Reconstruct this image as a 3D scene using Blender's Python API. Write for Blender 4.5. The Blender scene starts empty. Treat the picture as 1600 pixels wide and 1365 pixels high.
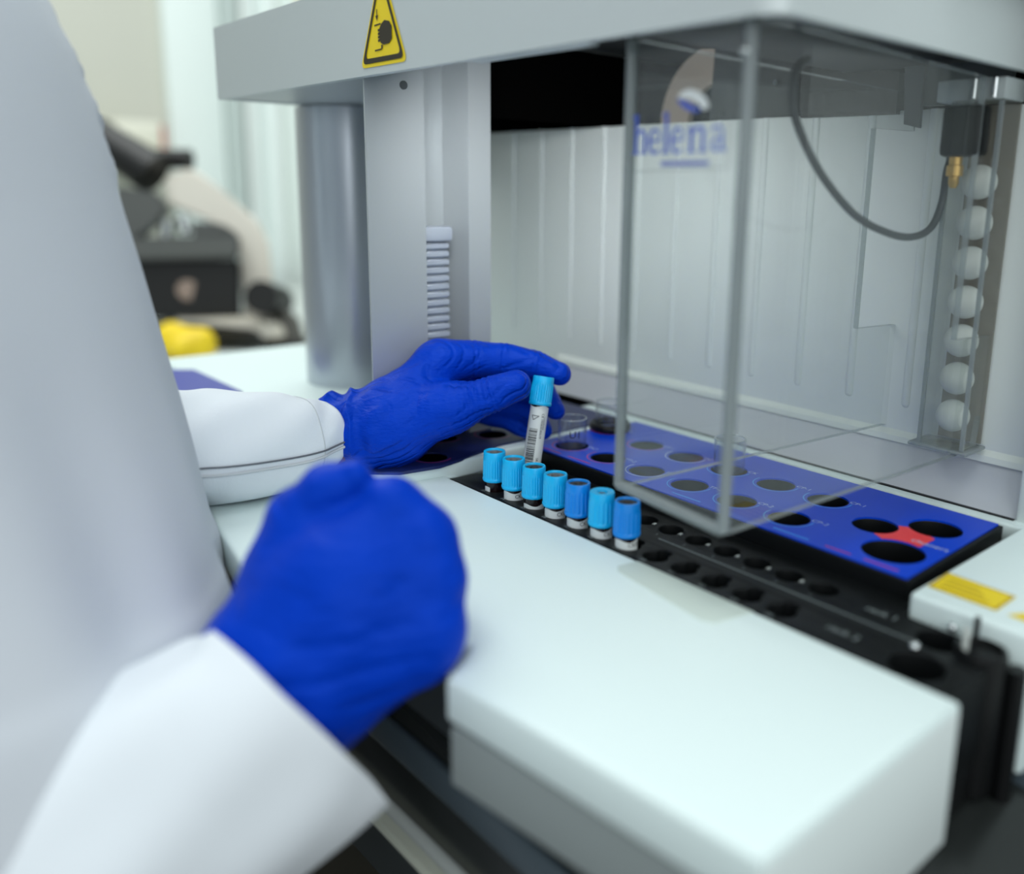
import bpy, bmesh, math, random
import numpy as np
from math import sin, cos, pi, radians, sqrt, atan2
from mathutils import Vector, Matrix
random.seed(7); np.random.seed(7)
scn = bpy.context.scene
COL = scn.collection

# ------------------------------------------------------------------ camera geometry
FPX, PPX, PPY = 1382.7, 891.0, 597.9
def _basis():
    y, p, r = radians(-47.912), radians(-12.439), radians(0.9947)
    f = np.array([sin(y)*cos(p), cos(y)*cos(p), sin(p)]); rt = np.array([cos(y), -sin(y), 0]); up = np.cross(rt, f)
    return rt*cos(r)+up*sin(r), -rt*sin(r)+up*cos(r), f
RT, UP, FW = _basis()
CAM = np.array([0, 0, .205])
def ray(x, y): return FW + RT*(x-PPX)/FPX - UP*(y-PPY)/FPX
def at(x, y, d): return CAM + ray(x, y)*d            # a point seen at (x, y) at distance d in front
def onz(x, y, z): r = ray(x, y); return CAM + r*((z-CAM[2])/r[2])
def ony(x, y, v): r = ray(x, y); return CAM + r*(v/r[1])
def onx(x, y, v): r = ray(x, y); return CAM + r*(v/r[0])
def mm(px, d): return px*d/FPX                        # radius in metres of px pixels at distance d

# ------------------------------------------------------------------ materials
def mat(name, col, rough=.5, metal=0., spec=.5, bump=None, coat=0., var=None, sheen=0., emit=None):
    m = bpy.data.materials.new(name); m.use_nodes = True
    nt = m.node_tree; b = nt.nodes['Principled BSDF']
    c = (*col, 1)
    b.inputs['Base Color'].default_value = c
    b.inputs['Roughness'].default_value = rough
    b.inputs['Metallic'].default_value = metal
    b.inputs['Specular IOR Level'].default_value = spec
    b.inputs['Coat Weight'].default_value = coat
    b.inputs['Sheen Weight'].default_value = sheen
    tc = nt.nodes.new('ShaderNodeTexCoord')
    if var:
        sc, amt = var
        n = nt.nodes.new('ShaderNodeTexNoise'); n.inputs['Scale'].default_value = sc; n.inputs['Detail'].default_value = 4
        nt.links.new(tc.outputs['Object'], n.inputs['Vector'])
        mx = nt.nodes.new('ShaderNodeMixRGB'); mx.inputs[1].default_value = tuple(v*(1-amt) for v in col)+(1,)
        mx.inputs[2].default_value = tuple(min(1, v*(1+amt)) for v in col)+(1,)
        nt.links.new(n.outputs['Fac'], mx.inputs[0]); nt.links.new(mx.outputs[0], b.inputs['Base Color'])
    if bump:
        sc, st, dist = bump[:3]
        n = nt.nodes.new('ShaderNodeTexNoise'); n.inputs['Scale'].default_value = sc; n.inputs['Detail'].default_value = 5
        src = tc.outputs['Object']
        if len(bump) > 3:
            mp = nt.nodes.new('ShaderNodeMapping'); mp.inputs['Scale'].default_value = bump[3]
            if len(bump) > 4: mp.inputs['Rotation'].default_value = bump[4]
            nt.links.new(src, mp.inputs['Vector']); src = mp.outputs['Vector']
        nt.links.new(src, n.inputs['Vector'])
        bp = nt.nodes.new('ShaderNodeBump'); bp.inputs['Strength'].default_value = st; bp.inputs['Distance'].default_value = dist
        nt.links.new(n.outputs['Fac'], bp.inputs['Height']); nt.links.new(bp.outputs['Normal'], b.inputs['Normal'])
    return m
def S(r, g, b):                                       # sRGB 0-255 to linear
    f = lambda v: (v/255/12.92) if v/255 <= .04045 else ((v/255+.055)/1.055)**2.4
    return (f(r), f(g), f(b))
def clear(name, tint=(.95, .97, .96), ior=1.49, haze=.03, hcol=(.8, .85, .85), glossmul=1.0, rough=.02):
    m = bpy.data.materials.new(name); m.use_nodes = True; nt = m.node_tree; nt.nodes.clear()
    o = nt.nodes.new('ShaderNodeOutputMaterial'); t = nt.nodes.new('ShaderNodeBsdfTransparent'); t.inputs['Color'].default_value = (*tint, 1)
    g = nt.nodes.new('ShaderNodeBsdfGlossy'); g.inputs['Roughness'].default_value = rough
    fr = nt.nodes.new('ShaderNodeFresnel'); fr.inputs['IOR'].default_value = ior
    ml = nt.nodes.new('ShaderNodeMath'); ml.operation = 'MULTIPLY'; ml.inputs[1].default_value = glossmul
    ge = nt.nodes.new('ShaderNodeNewGeometry'); mi = nt.nodes.new('ShaderNodeMapRange')   # same Fresnel on both sides of a thin wall
    mi.inputs['To Min'].default_value = ior; mi.inputs['To Max'].default_value = 1/ior
    nt.links.new(ge.outputs['Backfacing'], mi.inputs['Value']); nt.links.new(mi.outputs['Result'], fr.inputs['IOR'])
    nt.links.new(fr.outputs[0], ml.inputs[0])
    d = nt.nodes.new('ShaderNodeBsdfDiffuse'); d.inputs['Color'].default_value = (*hcol, 1)
    m1 = nt.nodes.new('ShaderNodeMixShader'); m1.inputs[0].default_value = haze
    nt.links.new(t.outputs[0], m1.inputs[1]); nt.links.new(d.outputs[0], m1.inputs[2])
    m2 = nt.nodes.new('ShaderNodeMixShader')
    nt.links.new(ml.outputs[0], m2.inputs[0]); nt.links.new(m1.outputs[0], m2.inputs[1]); nt.links.new(g.outputs[0], m2.inputs[2])
    nt.links.new(m2.outputs[0], o.inputs[0]); return m
WHITE = mat('white_plastic', S(226, 240, 238), .42, bump=(900, .05, .0004))
WHITE2 = mat('white_plastic_matt', S(222, 230, 228), .55, bump=(900, .05, .0004))
DRAWER = mat('drawer_face_shaded', S(142, 150, 149), .5)  # grey includes the person's shadow on the drawer, put into the colour
PANEL = mat('panel_grey_white', S(226, 232, 230), .5, bump=(1200, .12, .0005))
HOODG = mat('hood_grey', S(203, 210, 210), .42, .15, bump=(1500, .06, .0004))
GREY = mat('column_grey', S(178, 184, 187), .36, .25, bump=(1500, .06, .0004))
SILV = mat('silver_paint', S(188, 194, 202), .28, .7)
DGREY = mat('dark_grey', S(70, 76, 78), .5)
DARKP = mat('dark_glossy_base', S(36, 39, 38), .2, spec=.35)
SLATE = mat('slate_gloss', S(78, 90, 98), .25)
BLACK = mat('black_plastic', S(14, 15, 16), .36, spec=.25)
BLACKS = mat('black_surface', S(17, 19, 20), .42, spec=.16)
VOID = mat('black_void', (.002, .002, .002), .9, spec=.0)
BLUEP = mat('blue_overlay', S(0, 66, 206), .3, spec=.2, var=(9, .18))
NAVY = mat('navy_overlay', S(30, 40, 88), .35, spec=.3)
PINK = mat('magenta_print', S(190, 50, 120), .4)
LBLUE = mat('light_blue_print', S(60, 160, 240), .4)
PALE = mat('pale_print', S(190, 205, 235), .4)
RED = mat('red_print', S(238, 62, 66), .4)
INK = mat('white_ink', S(200, 205, 200), .5)
GINK = mat('grey_ink', S(140, 150, 150), .5)
YEL = mat('warning_yellow', S(246, 216, 20), .4)
BROWNP = mat('dark_print', S(45, 38, 20), .5)
CAPL = mat('cap_light_blue', S(12, 186, 245), .34)
CAPD = mat('cap_mid_blue', S(0, 138, 232), .34)
RUBBER = mat('stopper_rubber', S(104, 108, 110), .6)
RUBD = mat('stopper_dark', S(58, 60, 62), .6)
BLOOD = mat('blood_dark', S(26, 12, 14), .15)
PAPER = mat('label_paper', S(232, 236, 234), .55)
TINK = mat('text_ink', S(20, 24, 28), .5)
GLOVE = mat('nitrile_glove', S(1, 56, 186), .40, spec=.24, var=(30, .15), bump=(240, .5, .0016, (1, 1, 2.6), (.5, .6, .3)))
GLOVE2 = mat('nitrile_glove_smooth', S(1, 54, 180), .45, spec=.2, var=(18, .2), bump=(70, .5, .003, (1, 1, 3), (.4, .3, 1.1)))
def creases(m, sc, st, dist, rot):
    nt = m.node_tree; b = nt.nodes['Principled BSDF']; old = b.inputs['Normal'].links[0].from_node
    tc = nt.nodes.new('ShaderNodeTexCoord'); mp = nt.nodes.new('ShaderNodeMapping'); mp.inputs['Rotation'].default_value = rot
    wv = nt.nodes.new('ShaderNodeTexWave'); wv.wave_profile = 'SIN'; wv.inputs['Scale'].default_value = sc; wv.inputs['Distortion'].default_value = 3.2
    wv.inputs['Detail'].default_value = 3; wv.inputs['Detail Scale'].default_value = .8
    n = nt.nodes.new('ShaderNodeTexNoise'); n.inputs['Scale'].default_value = 38; r = nt.nodes.new('ShaderNodeMapRange')
    r.inputs['From Min'].default_value = .42; r.inputs['From Max'].default_value = .62
    pw = nt.nodes.new('ShaderNodeMath'); pw.operation = 'POWER'; pw.inputs[1].default_value = 3
    ml = nt.nodes.new('ShaderNodeMath'); ml.operation = 'MULTIPLY'
    bp = nt.nodes.new('ShaderNodeBump'); bp.inputs['Strength'].default_value = st; bp.inputs['Distance'].default_value = dist; bp.invert = True
    L = nt.links.new
    L(tc.outputs['Object'], mp.inputs['Vector']); L(mp.outputs['Vector'], wv.inputs['Vector']); L(tc.outputs['Object'], n.inputs['Vector']); L(n.outputs['Fac'], r.inputs['Value'])
    L(wv.outputs['Fac'], pw.inputs[0]); L(pw.outputs[0], ml.inputs[0]); L(r.outputs['Result'], ml.inputs[1]); L(ml.outputs[0], bp.inputs['Height'])
    L(old.outputs['Normal'], bp.inputs['Normal']); L(bp.outputs['Normal'], b.inputs['Normal'])
    b.inputs['Specular Tint'].default_value = (.25, .5, 1, 1)
creases(GLOVE, 62, .75, .0016, (.3, .5, .9)); creases(GLOVE2, 26, .5, .0022, (.2, 1.2, .4))
COAT = mat('coat_cotton_shaded', S(202, 206, 212), .85, spec=.2, bump=(700, .25, .0006), var=(6, .05))  # torso copy of the coat cloth, darkened: its shade is in the colour
COATN = mat('coat_cotton_lit_sleeve', S(228, 233, 238), .85, spec=.2, bump=(600, .3, .0006), var=(9, .04))  # lighter copy of the same cloth for the lit sleeves
SKIN = mat('skin', S(120, 82, 66), .5, var=(40, .1))
HAIR = mat('hair', S(28, 20, 16), .6, bump=(300, .5, .002, (1, 1, .1)))
TROUS = mat('trouser_cloth', S(40, 44, 58), .9)
SHOE = mat('shoe_leather', S(30, 30, 32), .4)
BRASS = mat('brass', S(196, 160, 96), .3, .9)
CHROME = mat('chrome', S(210, 214, 214), .18, 1.)
CABLE = mat('cable_rubber', S(58, 64, 68), .5)
BALL = mat('white_ball', S(214, 218, 216), .45)
BEIGE = mat('beige_disc', S(196, 180, 168), .45)
TAUPE = mat('taupe_backing', S(128, 120, 108), .5)
CHAIN = mat('chain_link', S(170, 178, 190), .35)
ACR = clear('acrylic_sheet', (.965, .975, .97), haze=.02, hcol=(.7, .75, .75), glossmul=.72)
ACRE = clear('acrylic_edge', (.55, .6, .6), haze=.42, hcol=S(182, 190, 192))
ACRT = clear('acrylic_column', (.93, .94, .92), haze=.05, hcol=(.6, .6, .57))
GLASS = clear('vial_glass', (.97, .98, .98), haze=.02, ior=1.45, glossmul=1.3)
GLASSR = clear('vial_rim', (.8, .84, .86), haze=.25, ior=1.6, glossmul=1.5)
BENCHM = mat('bench_laminate', S(206, 212, 208), .35, var=(3, .04))
EDGEM = mat('bench_edging', S(212, 216, 200), .45)
LOGO = mat('logo_blue', S(70, 96, 196), .5)
LOGOW = mat('logo_white', S(236, 240, 240), .5)

# ------------------------------------------------------------------ object helpers
ORG = {}
def link(name, me, m, parent=None, smooth=False, label=None):
    if parent is not None:
        o0 = ORG[parent.name]
        if any(abs(v) > 1e-9 for v in o0): me.transform(Matrix.Translation(-Vector(o0)))
    me.name = name
    o = bpy.data.objects.new(name, me); COL.objects.link(o)
    if m is not None and not me.materials:
        for k in (m if isinstance(m, (list, tuple)) else [m]): me.materials.append(k)
    if parent is not None: o.parent = parent
    ORG[o.name] = ORG[parent.name] if parent is not None else (0, 0, 0)
    if smooth: me.shade_smooth()
    if label: o['label'] = label
    return o
def tag(o, label, cat, group=None, kind=None):
    o['label'] = label; o['category'] = cat
    if group: o['group'] = group
    if kind: o['kind'] = kind
    return o
def thing(name, label, cat, loc=(0, 0, 0), group=None):
    o = bpy.data.objects.new(name, None); COL.objects.link(o); o.location = loc; o.empty_display_size = .02
    ORG[o.name] = tuple(loc); return tag(o, label, cat, group)
def recentre(o):                                       # put a one-mesh thing's origin at its base
    me = o.data; v = np.array([p.co[:] for p in me.vertices]); c = Vector(((v[:, 0].min()+v[:, 0].max())/2, (v[:, 1].min()+v[:, 1].max())/2, v[:, 2].min()))
    me.transform(Matrix.Translation(-c)); o.location = c; ORG[o.name] = tuple(c); return o
def tome(bm, smooth_angle=None):
    bmesh.ops.recalc_face_normals(bm, faces=bm.faces)
    me = bpy.data.meshes.new('m'); bm.to_mesh(me); bm.free()
    if smooth_angle: smooth(me, smooth_angle)
    return me
def smooth(me, ang=35):
    me.shade_smooth(); bm = bmesh.new(); bm.from_mesh(me)
    for e in bm.edges:
        if len(e.link_faces) == 2: e.smooth = e.calc_face_angle(0) < radians(ang)
    bm.to_mesh(me); bm.free(); return me
def addbox(bm, x0, x1, y0, y1, z0, z1, bev=0, seg=2):
    r = bmesh.ops.create_cube(bm, size=1)
    for v in r['verts']: v.co = Vector(((x0+x1)/2+v.co.x*(x1-x0), (y0+y1)/2+v.co.y*(y1-y0), (z0+z1)/2+v.co.z*(z1-z0)))
    if bev:
        es = set(e for v in r['verts'] for e in v.link_edges)
        bmesh.ops.bevel(bm, geom=list(es), offset=bev, segments=seg, affect='EDGES', profile=.5, clamp_overlap=True)
def box(*a, bev=0, seg=2): bm = bmesh.new(); addbox(bm, *a, bev=bev, seg=seg); return tome(bm, 40 if bev else None)
def addloft(bm, rings, cap=True, closed=True):
    vs = [[bm.verts.new(p) for p in r] for r in rings]; n = len(rings[0])
    for a, b in zip(vs[:-1], vs[1:]):
        for i in range(n if closed else n-1): bm.faces.new((a[i], a[(i+1) % n], b[(i+1) % n], b[i]))
    if cap: bm.faces.new(vs[0][::-1]); bm.faces.new(vs[-1])
    return vs
def frame(t):
    t = Vector(t).normalized(); a = Vector((0, 0, 1)) if abs(t.z) < .9 else Vector((1, 0, 0))
    u = t.cross(a).normalized(); return u, t.cross(u).normalized()
def addtube(bm, pts, r, n=12, cap=True):
    pts = [Vector(p) for p in pts]; rings = []; u = None
    for i, p in enumerate(pts):
        t = (pts[min(i+1, len(pts)-1)]-pts[max(i-1, 0)]).normalized()
        if u is None: u, v = frame(t)
        else: u = (u-t*u.dot(t)).normalized(); v = t.cross(u)
        rr = r[i] if isinstance(r, (list, tuple)) else r
        rings.append([p+(u*cos(2*pi*k/n)+v*sin(2*pi*k/n))*rr for k in range(n)])
    addloft(bm, rings, cap)
def spline(pts, k=8):
    P = [np.array(p, float) for p in pts]; P = [2*P[0]-P[1]]+P+[2*P[-1]-P[-2]]; out = []
    for i in range(1, len(P)-2):
        for j in range(k):
            t = j/k; a, b, c, d = P[i-1:i+3]
            out.append(.5*((2*b)+(-a+c)*t+(2*a-5*b+4*c-d)*t*t+(-a+3*b-3*c+d)*t**3))
    out.append(P[-2]); return out
def tube(pts, r, n=12): bm = bmesh.new(); addtube(bm, pts, r, n); return tome(bm, 50)
def addlathe(bm, prof, c=(0, 0, 0), n=32, mod=None, cap=True):
    rings = []
    for j, (r, z) in enumerate(prof):
        rings.append([(c[0]+(r*(mod(2*pi*k/n, z) if mod else 1))*cos(2*pi*k/n), c[1]+(r*(mod(2*pi*k/n, z) if mod else 1))*sin(2*pi*k/n), c[2]+z) for k in range(n)])
    addloft(bm, rings, cap)
def lathe(prof, c=(0, 0, 0), n=32, mod=None, cap=True): bm = bmesh.new(); addlathe(bm, prof, c, n, mod, cap); return tome(bm, 40)
def circ(cx, cy, r, n=32): return [(cx+r*cos(2*pi*k/n), cy+r*sin(2*pi*k/n)) for k in range(n)]
def plate(outer, holes, z0, z1, bev=0):
    cu = bpy.data.curves.new('c', 'CURVE'); cu.dimensions = '2D'; cu.fill_mode = 'BOTH'
    for pts in [outer]+list(holes):
        s = cu.splines.new('POLY'); s.points.add(len(pts)-1)
        for p, q in zip(s.points, pts): p.co = (q[0], q[1], 0, 1)
        s.use_cyclic_u = True
    cu.extrude = (z1-z0)/2-bev; cu.bevel_depth = bev; cu.bevel_resolution = 2
    if bev: cu.offset = -bev
    o = bpy.data.objects.new('c', cu); COL.objects.link(o)
    dg = bpy.context.evaluated_depsgraph_get(); dg.update()
    me = bpy.data.meshes.new_from_object(o.evaluated_get(dg))
    bpy.data.objects.remove(o); bpy.data.curves.remove(cu)
    me.materials.clear(); me.transform(Matrix.Translation((0, 0, (z0+z1)/2)))
    bm = bmesh.new(); bm.from_mesh(me); bmesh.ops.remove_doubles(bm, verts=bm.verts, dist=1e-6); bmesh.ops.recalc_face_normals(bm, faces=bm.faces); bm.to_mesh(me); bm.free()
    return smooth(me, 40)
def text(s, size, M, align='LEFT', warp=None, bold=0):
    cu = bpy.data.curves.new('t', 'FONT'); cu.body = s; cu.size = size; cu.align_x = align; cu.resolution_u = 2; cu.offset = bold
    o = bpy.data.objects.new('t', cu); COL.objects.link(o)
    dg = bpy.context.evaluated_depsgraph_get(); dg.update()
    me = bpy.data.meshes.new_from_object(o.evaluated_get(dg))
    bpy.data.objects.remove(o); bpy.data.curves.remove(cu); me.materials.clear()
    if M is not None: me.transform(M)
    if warp:
        for v in me.vertices: v.co = warp(v.co)
    return me
def join(ms):
    bm = bmesh.new()
    for m in ms: bm.from_mesh(m)
    me = bpy.data.meshes.new('j'); bm.to_mesh(me); bm.free(); return me
def ringband(bm, cx, cy, z, r, w, a0, a1, n=28):
    a = [a0+(a1-a0)*i/n for i in range(n+1)]
    i_ = [bm.verts.new((cx+(r-w/2)*cos(t), cy+(r-w/2)*sin(t), z)) for t in a]
    o_ = [bm.verts.new((cx+(r+w/2)*cos(t), cy+(r+w/2)*sin(t), z)) for t in a]
    for k in range(n): bm.faces.new((i_[k], i_[k+1], o_[k+1], o_[k]))
def sheet(pts, th, nrm):                               # planar polygon in space given a thickness
    bm = bmesh.new(); n = Vector(nrm).normalized()*th/2
    a = [bm.verts.new(Vector(p)+n) for p in pts]; b = [bm.verts.new(Vector(p)-n) for p in pts]
    f1 = bm.faces.new(a); f2 = bm.faces.new(b[::-1]); f1.material_index = f2.material_index = 0
    for i in range(len(pts)):
        f = bm.faces.new((a[i], b[i], b[(i+1) % len(pts)], a[(i+1) % len(pts)])); f.material_index = 1
    bmesh.ops.recalc_face_normals(bm, faces=bm.faces)
    me = bpy.data.meshes.new('s'); bm.to_mesh(me); bm.free(); return me

# ------------------------------------------------------------------ smooth solid modelling (bodies, gloves)
def seg(P, a, b, ra, rb, flat=None):
    a = np.asarray(a, float); b = np.asarray(b, float); ab = b-a; q = P-a
    if flat is not None:
        n = np.asarray(flat[0], float); n = n/np.linalg.norm(n); k = flat[1]-1
        t = np.clip((q@ab)/max(ab@ab, 1e-12), 0, 1)
        w = q-t[:, None]*ab; w = w+np.outer(w@n, n)*k
        return np.linalg.norm(w, axis=1)-(ra+(rb-ra)*t)
    t = np.clip((q@ab)/max(ab@ab, 1e-12), 0, 1)
    return np.linalg.norm(q-t[:, None]*ab, axis=1)-(ra+(rb-ra)*t)
def smin(a, b, k): h = np.clip(.5+.5*(b-a)/k, 0, 1); return b*(1-h)+a*h-k*h*(1-h)
def surf(f, lo, hi, h):
    lo = np.array(lo); n = np.ceil((np.array(hi)-lo)/h).astype(int)+1
    ax = [lo[i]+h*np.arange(n[i]) for i in range(3)]
    V = np.empty(n)
    for i in range(n[0]):
        g = np.stack(np.meshgrid([ax[0][i]], ax[1], ax[2], indexing='ij'), -1).reshape(-1, 3); V[i] = f(g).reshape(n[1], n[2])
    s = V < 0; c = np.zeros(np.array(n)-1, int); acc = np.zeros((*(np.array(n)-1), 3)); cnt = np.zeros(np.array(n)-1)
    offs = [(a, b, d) for a in (0, 1) for b in (0, 1) for d in (0, 1)]
    def cut(o): return tuple(slice(o[i], n[i]-1+o[i]) for i in range(3))
    for axis in range(3):
        for o in offs:
            if o[axis]: continue
            o2 = list(o); o2[axis] = 1; A = V[cut(o)]; B = V[cut(o2)]; m = (A < 0) != (B < 0)
            t = np.where(m, A/np.where(m, A-B, 1), 0)
            for k in range(3): acc[..., k] += np.where(m, (o[k]+(t if k == axis else 0)), 0)
            cnt += m
    act = cnt > 0; idx = -np.ones(act.shape, int); idx[act] = np.arange(act.sum())
    cells = np.argwhere(act); P = lo+h*(cells+acc[act]/cnt[act][:, None])
    F = []
    for axis in range(3):
        u, w = [(1, 2), (2, 0), (0, 1)][axis]
        sl = [slice(0, None)]*3; sl[axis] = slice(0, n[axis]-1); sl2 = [slice(0, None)]*3; sl2[axis] = slice(1, None)
        A = s[tuple(sl)]; B = s[tuple(sl2)]; e = np.argwhere(A != B)
        ok = (e[:, u] > 0) & (e[:, w] > 0) & (e[:, u] < n[u]-1) & (e[:, w] < n[w]-1); e = e[ok]
        d = [(0, 0), (-1, 0), (-1, -1), (0, -1)]; q = []
        for du, dw in d:
            c2 = e.copy(); c2[:, u] += du; c2[:, w] += dw; q.append(idx[c2[:, 0], c2[:, 1], c2[:, 2]])
        q = np.stack(q, 1); fl = ~A[e[:, 0], e[:, 1], e[:, 2]]; q[fl] = q[fl][:, ::-1]; F.append(q)
    F = np.concatenate(F)
    def grad(P):
        e = h*.3; return np.stack([(f(P+e*np.eye(3)[k])-f(P-e*np.eye(3)[k]))/(2*e) for k in range(3)], 1)
    for _ in range(3):
        g = grad(P); v = f(P); P = P-g*(v/np.maximum((g*g).sum(1), .2))[:, None]*.9
    g = grad(P); g /= np.maximum(np.linalg.norm(g, axis=1), 1e-9)[:, None]
    return P, F, g
def tomesh(P, F):
    me = bpy.data.meshes.new('sdf'); me.from_pydata(P.tolist(), [], F.tolist()); me.validate(); me.shade_smooth(); return me
def chain(P, js, k=.003):
    d = None
    for (a, ra), (b, rb) in zip(js[:-1], js[1:]):
        s_ = seg(P, a, b, ra, rb); d = s_ if d is None else smin(d, s_, k)
    return d
def J(x, y, d, r): return (at(x, y, d), mm(r, d))

# ================================================================== ROOM
def struct(name, me, m): o = link(name, me, m); o['kind'] = 'structure'; return o
ZB = -.15
WALLM = mat('wall_paint', S(206, 206, 194), .8, var=(1.2, .05))
WALLW = mat('wall_white', S(236, 246, 242), .7)
struct('floor', box(-3.4, 1.6, -2.2, 3.2, -.97, -.95), mat('floor_vinyl', S(74, 70, 62), .5, var=(2, .15)))
struct('wall_left', box(-3.3, -3.2, -2.2, 3.2, -.95, 1.75), WALLM)
struct('wall_back', box(-3.3, 1.6, 3.1, 3.2, -.95, 1.75), WALLW)
# tall white door leaf / frame and curtain-like wall panels seen beside the hood
ya, yb_, yc, yd, ye = [onx(p, 120, -3.18)[1] for p in (258, 343, 372, 452, 473)]
struct('door_1', box(-3.2, -3.16, ya, yb_, -.95, 1.6, bev=.005), WALLW)
struct('trim_1', box(-3.2, -3.15, yb_+.003, yc, -.95, 1.6), mat('trim_grey', S(196, 208, 204), .7))  # pale grey strip between door and curtain
bm = bmesh.new(); n = 60; pts = []
for i in range(n+1):
    t = i/n; pts.append((-3.14+.025*sin(t*2*pi*7), yc+.005+(1.9-yc)*t))
addloft(bm, [[(x, y, z) for x, y in pts] for z in (-.9, .4, 1.6)], cap=False, closed=False)
cur = link('curtain', tome(bm, 60), mat('curtain_cloth', S(238, 246, 243), .85)); tag(recentre(cur), 'white hanging curtain against the wall behind the grey hood', 'curtain')
struct('trim_2', box(-3.1, -3.07, yd, ye, -.95, 1.6), mat('trim_cream', S(236, 228, 204), .6))
# bench
be = onz(572, 1262, ZB)[1]
bench = thing('lab_bench', 'long pale laboratory bench with light edging under the analyser', 'bench', (-1.2, be, -.95))
link('worktop', box(-3.05, .9, be+.006, 1.75, ZB-.0055, ZB, bev=.001), BENCHM, bench)
link('apron', box(-3.0, .85, be+.03, be+.05, ZB-.09, ZB-.006), DGREY, bench)
link('edging', box(-3.05, .9, be, be+.006, ZB-.006, ZB+.0008), EDGEM, bench)
for x in (-2.98, -1.6, -.3, .8): link('leg', box(x-.03, x+.03, be+.2, 1.6, -.949, ZB-.006), DGREY, bench)

# ================================================================== ANALYSER
AN = thing('blood_analyser', 'grey and white laboratory analyser with an overhanging hood above its work deck', 'analyser', (-.45, .4, ZB))
YF = .3432
# front cover (sample drawer lid + left deck), one continuous white top
outer = [(-.135, YF-.001), (-.135, .206), (-.287, .1915), (-.302, .216), (-.40, .178), (-.448, .169), (-.5135, .180), (-.60, .196), (-1.035, .21), (-1.035, .56), (-.5135, .56), (-.5135, .37), (-.5095, YF-.001)]
link('front_deck', plate(outer, [], -.0215, .0005, bev=.003), WHITE, AN, label='glossy white front deck surface')
# moulded finger recess beside the rack: shallow pale insert
hp = [(-.318, .3405), (-.3205, .327), (-.316, .3225), (-.25, .3135), (-.243, .316), (-.238, .3405)]
link('finger_recess', plate(hp, [], -.004, .0012, bev=.001), mat('recess_plastic', S(202, 214, 206), .5), AN, label='shallow pale moulded recess')
# drawer body under the cover
dp = [(-.1385, YF-.004), (-.1385, .209), (-.286, .1925), (-.3, .215), (-.30, YF-.004)]
link('drawer_front', plate(dp, [], -.0525, -.0228, bev=.002), DRAWER, AN, label='pale drawer front under the deck, with shade painted in grey')
rp = [(-.1365, YF-.006), (-.1365, .2125), (-.26, .2), (-.26, YF-.006)]
link('drawer_end', plate([(-.1347, YF-.0012), (-.1347, .2062), (-.141, .2055), (-.141, YF-.0012)], [], -.068, -.0032, bev=.0015), WHITE2, AN)
link('fascia', box(-1.02, -.302, .222, .26, -.0655, -.0225), DGREY, AN, label='dark grey recessed front fascia')  # dark grey plastic, set back under the deck edge
link('base', box(-1.0, -.03, be+.008, .66, ZB+.006, -.0695, bev=.006), DARKP, AN, label='dark glossy base')
link('toe_strip', box(-.6, -.1, be+.004, be+.0085, ZB+.045, -.085, bev=.002), SLATE, AN)
for x in (-.95, -.1):
    for y in (.27, .6): link('foot', lathe([(.018, ZB+.0005), (.018, ZB+.0065)], (x, y, 0), 16), BLACK, AN)
# body under upper deck
link('body_core', box(-1.02, -.16, .44, .66, -.068, -.045), BLACK, AN)
# upper deck (z = 9.5 mm) around the reagent rack
ZD = .0095
outer = [(-.1283, .4085), (-.1283, .556), (-1.03, .556), (-1.03, .31), (-.60, .29), (-.545, .27), (-.517, .30), (-.512, .335), (-.5105, .36), (-.513, .43), (-.513, .5415), (-.1905, .5415), (-.1905, .4085)]
link('upper_deck', plate(outer, [], -.004, ZD, bev=.0025), WHITE, AN, label='raised white deck around the reagent plate')
link('deck_front_block', box(-.1905, -.1283, .4040, .412, -.0615, ZD, bev=.0028, seg=4), WHITE, AN, label='white block at the right end of the deck')
link('deck_end_block', box(-.187, -.1290, .413, .545, -.0610, -.0045), WHITE, AN)
link('slate_skirt', box(-.185, -.05, .41, .6, ZB+.01, -.062, bev=.004), SLATE, AN)
# left dark plate (behind the hand) with wells
lh = [(-.549, .413), (-.5655, .3765), (-.5275, .3415), (-.56, .46), (-.60, .42), (-.60, .50)]
outer = [(-.522, .531), (-.522, .40), (-.513, .365), (-.507, .335), (-.512, .305), (-.53, .285), (-.66, .285), (-.66, .531)]
link('side_plate', plate(outer, [circ(x, y, .0115) for x, y in lh], ZD-.001, ZD+.0012), NAVY, AN, label='dark blue overlay plate with round wells')
for x, y in lh:
    link('well', lathe([(.0112, ZD+.0002), (.0112, ZD+.0004)], (x, y, 0), 28), VOID, AN)
    bm = bmesh.new(); ringband(bm, x, y, ZD+.0016, .0145, .0007, pi*.9, pi*2.2); link('hole_ring', tome(bm), PINK, AN)
link('side_gap', box(-.64, -.577, .5335, .552, ZD-.001, ZD+.0014), VOID, AN)
# back panel
P0, P1 = -.765, -.198
link('back_panel', box(P0, P1, .570, .578, .036, .2585, bev=.001), PANEL, AN, label='pale ribbed back panel')
bm = bmesh.new()
for k in range(12):
    x = -.7216+.0436*k
    if x > P1-.02: continue
    n = 8; rings = []
    for z, w in ((.0605, .0004), (.0612, .0020), (.063, .0030), (.2585, .0030)):
        rings.append([(x+w*cos(pi*i/n), .5703-w*.75*sin(pi*i/n), z) for i in range(n+1)])
    addloft(bm, rings, cap=False, closed=False)
link('ribs', tome(bm, 60), PANEL, AN, label='raised vertical ribs of the back panel')
bm = bmesh.new()
prof = [(.5515, ZD), (.5690, .0370), (.5775, .0370), (.5775, ZD-.004), (.5515, ZD-.004)]
addloft(bm, [[(x, y, z) for y, z in prof] for x in (P0, P1)])
link('panel_apron', tome(bm), mat('apron_grey', S(186, 190, 196), .45), AN)
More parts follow.
